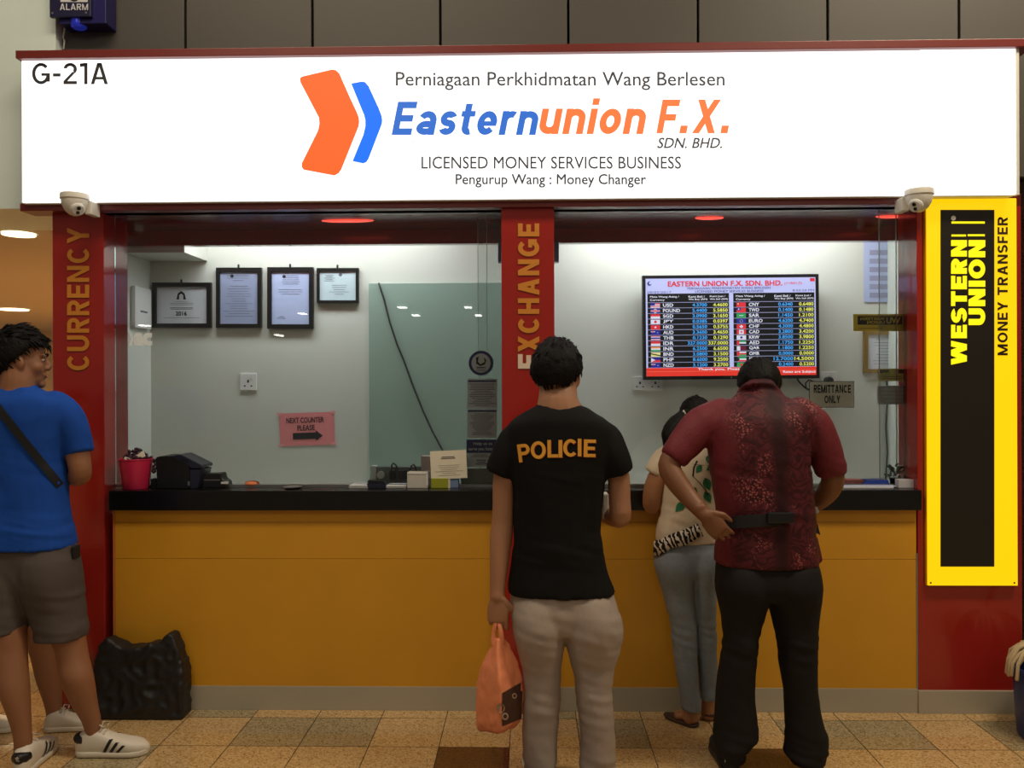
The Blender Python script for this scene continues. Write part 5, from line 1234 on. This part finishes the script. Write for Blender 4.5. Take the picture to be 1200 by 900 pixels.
# waist pouch belt
bel = MB()
pts = []
for i in range(41):
    a = 2*pi*i/40; pts.append(B.P(897.5 + 57.5*cos(a), 609.5 - 4.0*cos(a), .01 + .152*sin(a)))
for i in range(40):
    p, q = pts[i], pts[i+1]; nrm = Vector((p.x - B.P(897.5, 609, .01).x, (p.y - (B.Y+.01)), 0)).normalized()*.004; u = Vector((0, 0, .024))
    nq = Vector((q.x - B.P(897.5, 609, .01).x, (q.y - (B.Y+.01)), 0)).normalized()*.004
    bel.add([p-u+nrm, q-u+nq, q+u+nq, p+u+nrm, p-u-nrm, q-u-nq, q+u-nq, p+u-nrm], [(0, 1, 2, 3), (7, 6, 5, 4), (3, 2, 6, 7), (4, 5, 1, 0)], M_strap)
wb = bel.build('waist_belt', B.o, True, 50)
m = MB(); p = B.P(915, 607, -.155); m.box(p.x-.05, p.x+.05, p.y-.003, p.y+.014, p.z-.021, p.z+.021, M_dark, .005); m.build('buckle', wb)
m = MB(); p = B.P(953, 613, .03); m.prism([p + Vector((-.01, -.03, .03)), p + Vector((.012, -.02, -.005)), p + Vector((.022, -.02, -.045)), p + Vector((-.006, -.03, -.03))], (0, .05, 0), M_strap); m.build('strap_end', wb)
for px, ang, Yh in ((856, 88, -.62), (949, 68, -.62)):
    so = shoe(B.o, Vector((X(px, Yh, 895), Yh - .015, 0)), ang, M_navyshoe, mat('dark rubber', srgb(48, 46, 46), .6), .28, 1.0)
    m = MB(); p = Vector((X(px-3 if px < 900 else px-3, Yh-.03, 888), Yh-.032, .075)); m.box(p.x-.012, p.x+.012, p.y, p.y+.006, p.z-.002, p.z+.004, M_white); m.box(p.x-.012, p.x-.006, p.y, p.y+.006, p.z-.014, p.z+.004, M_white)
    if px < 900: m.build('heel_mark', so)
# plastic wrap in his right hand
m = MB(); p = B.P(955, 597, .12); m.ell(p, Vector((.018, 0, 0)), Vector((0, .02, 0)), Vector((0, 0, .02)), M_greypaper, 10, 7)
for v in m.v: v += Vector((noise.noise(v*60)*.01, noise.noise(v*60+Vector((3, 0, 0)))*.01, noise.noise(v*60+Vector((0, 7, 0)))*.01))
tag(m.build('crumpled_wrapper', None), 'crumpled silvery wrapper in the right hand of the batik shirt man', 'wrapper')

# ---------------------------------------------------------------- woman in the leaf print T-shirt
C_ = Body(-.165, 815, 848, 'dark haired woman in a cream leaf print T-shirt and grey jeans at the counter')
s = MB()
C_.rows(s, [(515, 797, 826, .0, .05), (521, 787, 836, -.01, .075), (532, 781, 842, -.02, .092), (550, 779, 842, -.02, .1), (575, 777, 841, -.015, .1), (600, 774, 840, -.01, .1), (620, 770, 840, -.005, .108), (634, 769, 840, .0, .11)], 2.4, flat1=True)
C_.axis(s, [(791, 528, -.01, 12), (779, 538, -.01, 14), (771, 550, -.01, 13.5), (767, 556, -.01, 12.5)], flat1=True)
C_.axis(s, [(832, 528, -.01, 12), (842, 538, -.01, 14), (850, 552, .0, 12.5)], flat1=True)
me = fused(s, .007, 3, folds(.003, 10, 7, 14.0, ((Z(600, -.14), .05, .003),)))
bv = bvh_of(me); dec = MB(); P = Plane(-.30)
def leaf(x, y, a, l, w):
    q = MB(); n_ = 7; L1 = []; L2 = []
    for i in range(n_+1):
        t = i/n_; ww = w*sin(pi*t**.8); cx = x + cos(a)*l*t; cy = y + sin(a)*l*t; L1.append(P.p(cx - sin(a)*ww, cy + cos(a)*ww)); L2.append(P.p(cx + sin(a)*ww, cy - cos(a)*ww))
    q.add(L1 + L2, [(i, i+1, n_+2+i, n_+1+i) for i in range(n_)], M_leaf); project(q, bv, .002); dec.add(q.v, q.f, M_leaf)
    q = MB(); q.add([P.p(x - sin(a)*.4, y + cos(a)*.4), P.p(x + cos(a)*l*.9 - sin(a)*.2, y + sin(a)*l*.9), P.p(x + sin(a)*.4, y - cos(a)*.4)], [(0, 1, 2)], M_ink); project(q, bv, .0026); dec.add(q.v, q.f, M_ink)
def stem(pts, w=.8):
    q = MB(); V = []
    for x, y in pts: V += [P.p(x - w, y - w*.4), P.p(x + w, y + w*.4)]
    q.add(V, [(2*i, 2*i+1, 2*i+3, 2*i+2) for i in range(len(pts)-1)], M_ink); project(q, bv, .002); dec.add(q.v, q.f, M_ink)
for a in ((822, 545, 2.2, 11, 3.6), (831, 533, 1.7, 10, 3.6), (826, 560, 1.2, 16, 5), (815, 571, 1.9, 15, 4), (826, 576, 1.1, 15, 4.5), (802, 588, 2.3, 16, 4.8), (838, 545, 2.6, 12, 4)): leaf(*a)
stem([(812, 558), (820, 566), (826, 573), (830, 580)], .9); stem([(812, 544), (822, 545), (832, 546), (840, 545)], .8); stem([(803, 580), (801, 586), (800, 592)], .8); stem([(817, 540), (813, 548), (812, 558)], .9)
wsh = link_mesh(me, 'tshirt', [M_creamtee], C_.o, dec)
b = MB()
HC = C_.P(817, 494, .10); HR = rotm(6, 28, -8); head(b, HC, HR, .93)
C_.axis(b, [(814, 500, .06, 14), (812, 512, .02, 14), (811, 522, .0, 16)])
C_.rows(b, [(522, 793, 831, .0, .05), (545, 788, 834, -.01, .075), (600, 785, 830, -.005, .075), (640, 778, 830, .0, .09), (662, 780, 830, .0, .09)], 2.2, flat1=True)
C_.axis(b, [(790, 532, .0, 10), (777, 548, -.01, 11), (767, 568, -.01, 11.5), (764, 588, .0, 11), (766, 592, .04, 10.5), (776, 576, .11, 9), (786, 560, .17, 7)])
hand(b, C_.P(785, 560.5, .165), Vector((.7, 1, .15)), Vector((0, -.1, 1)), Vector((1, 0, 0)), (.3, .4, .3), .85)
C_.axis(b, [(834, 532, .0, 10), (846, 550, .0, 11), (852, 575, .02, 10.5), (852, 588, .04, 10), (846, 575, .11, 8.5), (840, 560, .17, 7)])
hand(b, C_.P(840, 560, .168), Vector((-.3, 1, .1)), Vector((0, -.1, 1)), Vector((-1, 0, 0)), (.3, .4, .3), .85)
C_.rows(b, [(660, 780, 808, .0, .07), (690, 782, 808, .0, .07), (760, 792, 812, .0, .05), (815, 800, 817, .0, .036), (833, 801, 816, .0, .033), (842, 800, 817, .005, .036)], 2.0)
C_.rows(b, [(660, 806, 832, .0, .07), (690, 816, 834, .0, .07), (760, 820, 836, .04, .05), (812, 823, 837, .06, .034), (826, 822, 837, .07, .034), (838, 822, 838, .075, .036)], 2.0)
b.rings([(Vector((X(810, -.15), -.165, .038)), Vector((.03, .008, 0)), Vector((0, 0, .03))), (Vector((X(803, -.1), -.13, .032)), Vector((.03, .016, 0)), Vector((0, 0, .026))), (Vector((X(792, -.06), -.10, .026)), Vector((.022, .035, 0)), Vector((0, 0, .018))), (Vector((X(788, -.02), -.08, .022)), Vector((.014, .028, 0)), Vector((0, 0, .012)))], M_ink, 14)
b.rings([(Vector((X(830, -.08), -.10, .06)), Vector((.029, 0, 0)), Vector((0, 0, .032))), (Vector((X(830, -.05), -.06, .045)), Vector((.032, 0, 0)), Vector((0, 0, .026))), (Vector((X(830, -.03), -.02, .03)), Vector((.034, 0, 0)), Vector((0, 0, .016)))], M_ink, 14)
link_mesh(fused(b, .0045, 3), 'body', [M_skin_c], C_.o)
face_bits(C_.o, HC, HR, .93)
hr = hair(C_.o, HC, HR, .93, front=.055, nape=-.10, side=-.03, seed=8, spikes=120, length=.02, puff=(1.06, 1.02, 1.0), flow=(0, -.5, .1))
m = MB(); tl = MB()
C_.axis(tl, [(806, 488, .04, 10), (797, 497, .0, 13), (789, 506, -.03, 13), (784, 514, -.05, 9.5), (781, 521, -.055, 5)])
me = fused(tl, .006, 2, lambda p: .004*noise.noise(Vector((p.x*60, p.y*60, p.z*25)))); link_mesh(me, 'ponytail', [M_hair], hr)
m = MB(); m.tube([C_.P(800, 484, .0), C_.P(801, 481, -.01), C_.P(803, 484, -.015), C_.P(802, 488, -.01)], .003, M_tan); m.build('hair_clip', hr, True)
j = MB()
C_.rows(j, [(628, 772, 838, .0, .1), (645, 767.5, 839, .0, .112), (660, 768, 838, -.0, .108), (674, 775, 835, .0, .09)], 2.3, flat1=True)
C_.rows(j, [(645, 769, 812, -.008, .105), (660, 767, 813, -.014, .114), (674, 770, 813.5, -.010, .11), (690, 775.5, 813.3, .0, .096), (710, 781, 814, .0, .083), (735, 786.5, 815, .0, .07), (760, 788.5, 816, .0, .066), (785, 792, 817.5, .0, .063), (808, 796.5, 819, .0, .055), (822, 799, 820, .0, .048), (831, 800.5, 819, .0, .045)], 2.2, flat1=True)
C_.rows(j, [(645, 806, 838, -.008, .105), (660, 808, 839, -.014, .114), (674, 811, 839, -.010, .11), (690, 812.5, 838.5, .0, .096), (710, 813.5, 838, .01, .083), (735, 815.5, 838, .03, .07), (760, 817, 839, .04, .066), (785, 818.5, 840, .05, .062), (805, 819.5, 840, .06, .053), (819, 820, 839.5, .065, .047)], 2.2, flat1=True)
me = fused(j, .007, 3, folds(.002, 10, 10, 17.0, ((.42, .10, .004), (.08, .06, .005), (.85, .06, .002))))
link_mesh(me, 'jeans', [M_jeans], C_.o)
zb_ = MB(); N_ = 48
V = []
for i in range(N_+1):
    a = 2*pi*i/N_; rx = 37.5; cx = 803.5
    yb1 = 628 - 15*cos(a)*1.0 + 0*sin(a)
    wob = 1.5*sin(7*a)
    top = C_.P(cx + rx*cos(a), yb1 - 8.5 + wob*.4, .0 + .121*sin(a)); bot = C_.P(cx + (rx+1)*cos(a), yb1 + 9.5 + wob, .0 + .125*sin(a)); ctr = C_.P(cx, yb1, 0)
    V += [top, bot, Vector((ctr.x + (top.x-ctr.x)*.93, ctr.y + (top.y-ctr.y)*.93, top.z)), Vector((ctr.x + (bot.x-ctr.x)*.93, ctr.y + (bot.y-ctr.y)*.93, bot.z))]
F = []
for i in range(N_): q = 4*i; F += [(q, q+4, q+5, q+1), (q+2, q+3, q+7, q+6), (q, q+2, q+6, q+4), (q+1, q+5, q+7, q+3)]
zb_.add(V, F, M_zebra); zb_.build('zebra_hem', wsh, True)
for pts in (((812, 848, -.17), (803, 846, -.13), (790, 840, -.09)), ((830, 842, -.11), (830, 838, -.05), (830, 835, -.02))):
    m = MB(); ps = [Vector((X(x, y_), y_, 0)) for x, _, y_ in pts]; d = (ps[-1]-ps[0]).normalized(); w = Vector((-d.y, d.x, 0)); e = ps[0] - d*.012
    L_ = (ps[-1]-ps[0]).length + .07
    m.rings([(e + d*L_*t + Vector((0, 0, .0085 + (.022 if pts[0][0] > 820 else 0)*max(0, 1-t*1.6))), w*hw, Vector((0, 0, .008))) for t, hw in ((0, .02), (.06, .031), (.3, .033), (.6, .038), (.85, .034), (.98, .016))], M_sandal, 18, 3)
    m.build('sandal', C_.o, True)

# ---------------------------------------------------------------- man in the blue T-shirt
D = Body(-.54, 45, 890, 'man in a blue T-shirt, grey shorts and white striped trainers at the left edge')
s = MB()
D.rows(s, [(455, 0, 40, .0, .06), (461, -20, 58, .0, .08), (470, -42, 80, .0, .1), (485, -50, 85, .005, .115), (505, -50, 82, .01, .122), (535, -48, 76, .01, .122), (565, -46, 77, .01, .12), (595, -46, 79, .01, .12), (620, -49, 84, .01, .131), (640, -51, 88, .01, .140)], 2.5, flat1=True)
D.axis(s, [(62, 472, .0, 16), (78, 486, .01, 18), (86, 505, .02, 17.5), (91, 522, .03, 16.5), (93.5, 531, .03, 15.5)], flat1=True)
D.axis(s, [(-30, 472, .0, 16), (-45, 486, .0, 18), (-54, 510, .0, 17.5), (-58, 530, .0, 16)], flat1=True)
s.tube([D.P(20 + 21*cos(t), 455.5 - 2.5*sin(t) - 1.0, .0 + .06*sin(t)) for t in [2*pi*i/20 for i in range(21)]], .007, M_ink, 8)
me = fused(s, .008, 3, folds(.0045, 8, 5, 21.0, ((Z(615, -.5), .05, .005), (Z(540, -.5), .06, .002))))
bsv = bvh_of(me); bt = link_mesh(me, 'tshirt', [M_bluetee], D.o)
# cross-body strap follows the shirt
st_ = MB(); V = []; n_ = 16; ly = -.63
for i in range(n_+1):
    t = i/n_; x = -14 + (72+14)*t; y = 460 + (569-460)*t**.95
    for sg_ in (-1, 1):
        dx, dy_ = 4.6*sg_*.78, -4.6*sg_*.62; d = (W(x+dx, y+dy_, -.64) - CAM).normalized(); h = bsv.ray_cast(CAM, d); q = h[0] if h[0] is not None else W(x+dx, y+dy_, ly); ly = q.y; V.append(q + Vector((0, -.009, 0)))
m_ = len(V); V += [v + Vector((0, .005, 0)) for v in V]
F = []
for i in range(n_): q = 2*i; F += [(q, q+1, q+3, q+2), (m_+q, m_+q+2, m_+q+3, m_+q+1), (q, q+2, m_+q+2, m_+q), (q+1, m_+q+1, m_+q+3, q+3)]
F += [(0, m_, m_+1, 1), (m_-2, m_-1, 2*m_-1, 2*m_-2)]
st_.add(V, F, M_strap); st_.build('shoulder_strap', D.o, True, 50)
m = MB(); a = D.P(50, 600, .15); m.box(a.x-.14, a.x+.05, a.y-.02, a.y+.03, a.z-.15, a.z+.06, M_strap, .012); m.tube([D.P(60, 590, .10), D.P(62, 594, .13), D.P(58, 598, .15)], .009, M_strap); m.build('crossbody_bag', D.o, True, 40)
j = MB()
D.rows(j, [(628, -44, 84, .01, .115), (642, -47, 88, .01, .128), (660, -47, 89, .005, .124), (680, -44, 90, .0, .115), (692, -40, 88, .0, .1)], 2.4, flat1=True)
D.rows(j, [(655, 22, 89, .0, .12), (672, 24, 91, .0, .13), (690, 28, 93, .01, .128), (710, 36, 95, .02, .115), (730, 43, 97.5, .02, .11), (746, 46.5, 99, .02, .108)], 2.3, flat1=True)
D.rows(j, [(655, -46, 28, -.01, .12), (672, -47, 34, -.015, .13), (690, -46, 37, -.02, .126), (712, -40, 34, -.03, .115), (738, -34, 31, -.04, .105)], 2.3, flat1=True)
me = fused(j, .008, 3, folds(.004, 8, 6, 25.0, ((Z(700, -.5), .06, .003), (Z(735, -.5), .04, .003))))
link_mesh(me, 'shorts', [M_shorts], D.o)
m = MB(); p = D.P(86, 648, -.02); m.box(p.x-.010, p.x+.003, p.y-.0, p.y+.05, p.z-.026, p.z+.026, M_strap, .006); m.build('pocket_pouch', D.o)
b = MB()
HC = D.P(26, 420, .02); HR = rotm(62, 4, 0); head(b, HC, HR, .97)
D.axis(b, [(22, 428, .01, 19, 19), (21, 445, .0, 19.5, 19), (20, 458, .0, 22, 20), (20, 470, .0, 30, 24)])
D.rows(b, [(472, -18, 56, .0, .06), (490, -40, 74, .0, .085), (540, -36, 64, .01, .098), (600, -34, 66, .01, .095), (660, -36, 76, .01, .1), (690, -38, 80, .0, .1)], 2.3, flat1=True)
D.axis(b, [(64, 478, .0, 14), (80, 495, .01, 13.5), (90, 530, .03, 13.5), (94, 550, .03, 12.5), (93, 557, .05, 12.3), (84, 558, .12, 11), (70, 556, .19, 9.5), (58, 550, .25, 8)])
hand(b, D.P(58, 550, .25), Vector((-.6, 1, .3)), Vector((.5, .1, .8)), Vector((0, 0, 1)), (.6, .7, .5), .95)
D.axis(b, [(-32, 478, .0, 14), (-46, 495, .0, 13.5), (-57, 530, .0, 13), (-60, 556, .02, 12), (-48, 560, .1, 11), (-30, 555, .18, 9.5), (-18, 550, .24, 8)])
hand(b, D.P(-18, 550, .24), Vector((.7, 1, .3)), Vector((-.5, .1, .8)), Vector((0, 0, 1)), (.6, .7, .5), .95)
D.rows(b, [(690, 34, 88, .02, .1), (735, 52, 96, .02, .085), (752, 63, 99, .02, .07), (770, 67.5, 102.5, .015, .062), (790, 71, 107.5, .005, .062), (806, 76, 110.5, .012, .058), (825, 85.5, 113.5, .03, .048), (842, 95.5, 117, .045, .038), (853, 99.5, 118.5, .052, .034), (862, 101.5, 118.5, .055, .032), (872, 103, 118, .055, .03)], 2.0)
D.rows(b, [(690, -40, 32, -.02, .1), (735, -18, 29.5, -.05, .08), (760, -12, 30.5, -.06, .066), (785, -7, 31.5, -.075, .062), (805, -2, 33, -.085, .06), (830, 7.5, 34.5, -.09, .048), (852, 14, 36, -.09, .037), (868, 17, 37, -.09, .034), (880, 17, 36, -.085, .032), (890, 18, 35, -.08, .03)], 2.0)
link_mesh(fused(b, .0045, 3), 'body', [mat('warm tan skin', srgb(150, 102, 72), .5, var=.07, scale=40, sss=.12)], D.o)
face_bits(D.o, HC, HR, .97)
hair(D.o, HC, HR, .97, front=.05, nape=-.095, side=.0, seed=12, spikes=560, length=.04, puff=(1.14, 1.14, 1.12), flow=(0, .9, .1))
shoe(D.o, Vector((X(91, -.50, 880), -.49, 0)), 4, M_shoe, M_sole, .28, 1.0, M_stripe, True, 1.0, M_stripe)
shoe(D.o, Vector((X(23.5, -.68, 890), -.685, 0)), 97, M_shoe, M_sole, .28, 1.0, M_stripe, True, 1.0, M_stripe)

# ---------------------------------------------------------------- bare-legged person hidden behind him
E = Body(-.235, 55, 865, 'bare legged person in white canvas shoes standing behind the blue T-shirt man')
b = MB(); HC = E.P(22, 487, .0); HR = rotm(80, 0, 0); head(b, HC, HR, .9)
E.axis(b, [(22, 492, .0, 14), (22, 512, .0, 14), (22, 524, .0, 18)])
E.rows(b, [(526, 0, 44, .0, .05), (560, -8, 52, .0, .07), (620, -4, 50, .0, .07), (690, -10, 60, .0, .09), (720, -8, 60, .0, .09)], 2.2)
E.axis(b, [(44, 535, .02, 10), (50, 565, .03, 10), (50, 600, .03, 9), (46, 640, .02, 8), (45, 655, .0, 7)])
hand(b, E.P(45, 652, .0), Vector((0, .1, -1)), Vector((1, 0, 0)), Vector((0, 1, 0)), (.3, .4, .3), .85)
E.axis(b, [(0, 535, -.02, 10), (-6, 565, -.02, 10), (-6, 600, -.02, 9), (-2, 640, .0, 8), (0, 655, .0, 7)])
hand(b, E.P(0, 652, .0), Vector((0, .1, -1)), Vector((-1, 0, 0)), Vector((0, 1, 0)), (.3, .4, .3), .85)
E.rows(b, [(700, 22, 62, .0, .09), (735, 30, 63, .0, .075), (755, 34.5, 63.5, .0, .065), (775, 39.5, 67, .0, .06), (795, 44, 70, .0, .058), (815, 50.5, 71.5, .0, .046), (832, 54.5, 72, .0, .036), (846, 55, 74, .0, .034), (858, 54, 76, .0, .034)], 2.0)
E.rows(b, [(700, -16, 24, .05, .09), (735, -16, 14, .05, .075), (775, -24, 0, .05, .06), (815, -26, -6, .05, .046), (840, -26, -9, .05, .035), (858, -27, -9, .05, .034)], 2.0)
link_mesh(fused(b, .005, 3), 'body', [MATS['warm tan skin']], E.o)
hair(E.o, HC, HR, .9, seed=20, spikes=80)
s = MB(); E.rows(s, [(520, 8, 36, .0, .05), (528, -4, 48, .0, .068), (560, -12, 56, .0, .088), (620, -8, 54, .0, .086), (665, -12, 60, .0, .1)], 2.4, flat1=True)
E.axis(s, [(40, 532, .02, 13), (50, 555, .03, 13.5)], flat1=True); E.axis(s, [(4, 532, -.02, 13), (-6, 555, -.02, 13.5)], flat1=True)
link_mesh(fused(s, .009, 3), 'tshirt', [M_creamtee], E.o)
s = MB(); E.rows(s, [(655, -8, 56, .0, .095), (690, -14, 62, .0, .105), (712, -14, 62, .0, .1)], 2.4); E.rows(s, [(700, 20, 63, .0, .1), (722, 26, 65, .0, .09)], 2.3, flat1=True); E.rows(s, [(700, -18, 26, .04, .1), (722, -20, 20, .04, .09)], 2.3, flat1=True)
link_mesh(fused(s, .009, 3), 'shorts', [M_shorts], E.o)
shoe(E.o, Vector((X(52.5, -.27, 860), -.255, 0)), 12, M_shoe, M_sole, .20, .9, None, True, .8)
shoe(E.o, Vector((X(-32, -.26, 860), -.27, 0)), 8, M_shoe, M_sole, .20, .9, None, True, .8)

# ================================================================== ON THE FLOOR
out = [(125, 749), (129, 750.5), (133, 753), (137, 757), (144, 761), (154, 761.5), (164, 760), (175, 755.5), (181, 756.5), (187, 755), (191, 749), (197, 743), (201, 746), (204, 751), (208, 760), (211, 770), (214, 782), (215, 797), (216, 823), (217.5, 836), (217, 842), (190, 844), (150, 845), (116, 845), (112.5, 825), (111, 797), (112, 782), (115, 768), (119, 755)]
Yk = -.015; s = MB(); bm = bmesh.new()
f = bm.faces.new([bm.verts.new(W(x, y, -.10)) for x, y in out]); r = bmesh.ops.extrude_face_region(bm, geom=[f]); bmesh.ops.translate(bm, verts=[v for v in r['geom'] if isinstance(v, bmesh.types.BMVert)], vec=(0, .075, 0)); s.bm(bm, M_ink)
zlo = min(v.z for v in s.v)
for v in s.v: v.z = max(v.z, 0.002) if v.z > .03 else .002
def bulge(p):
    q = Vector((p.x*11, p.y*6, p.z*11)); a = noise.noise(q)*.009 + (1 - 2*abs(noise.noise(q*1.7 + Vector((4, 0, 2)))))*.007
    return a*min(1, p.z/.05) if p.z > .01 else 0
me = fused(s, .007, 2, bulge)
for v in me.vertices:
    t = max(0, 1 - v.co.z/.38); v.co.y -= .035*t*max(0, (-.06 - v.co.y)/.04) if v.co.y < -.06 else 0
    v.co.y = min(v.co.y, -.016)
    v.co.z = max(v.co.z, .001)
o = thing('tote_bag', Vector((X(165, -.06, 840), -.06, 0)), 'slumped black tote bag on the floor against the counter front', 'bag')
link_mesh(me, 'bag_body', [M_blackbag], o)
for x0, x1 in ((122, 132), (192, 205)):
    m = MB(); m.tube([W(x0, 760, -.075), W(x0+1.5, 751, -.078), W((x0+x1)/2, 746 if x0 > 150 else 750.5, -.075), W(x1-1, 752, -.07), W(x1+2, 764, -.07)], .006, M_blackbag); m.build('handle', o, True)

# blue mop bucket and mop at the right edge
Yk = -.28; k = 1/S(Yk); c = Vector((X(1190, Yk, 830) + .165, Yk, 0)); zr = Z(780, Yk)
o = thing('mop_bucket', c, 'blue plastic mop bucket cut by the right edge', 'bucket')
m = MB(); m.lathe(c, [(.001, .001), (.135, .001), (.14, .01), (.158, zr-.02), (.166, zr-.018), (.166, zr), (.156, zr), (.150, zr-.02), (.13, .02), (.001, .02)], M_bucketblue, 36); m.build('body', o, True, 40)
o = thing('mop', c + Vector((0, 0, .03)), 'beige string mop drooping over the rim of the blue bucket', 'mop')
m = MB(); rm = random.Random(2)
for i in range(60):
    a = rm.uniform(0, 2*pi); r0 = rm.uniform(.0, .05); top = c + Vector((r0*cos(a), r0*sin(a), zr + .10)); rr = rm.uniform(.165, .185); e = c + Vector((rr*cos(a), rr*sin(a), zr - rm.uniform(-.005, .045)))
    mid = c + Vector((.14*cos(a), .14*sin(a), zr + rm.uniform(.04, .085)))
    m.tube([top, (top+mid)/2 + Vector((0, 0, .012)), mid, (mid+e)/2 + Vector((.012*cos(a), .012*sin(a), .006)), e], .0085, M_mop, 6)
m.build('mop_head', o, True)
m = MB(); m.tube([c + Vector((0, 0, zr + .08)), c + Vector((.28, .12, zr + .95))], .012, M_steel, 12); m.build('handle', o, True)
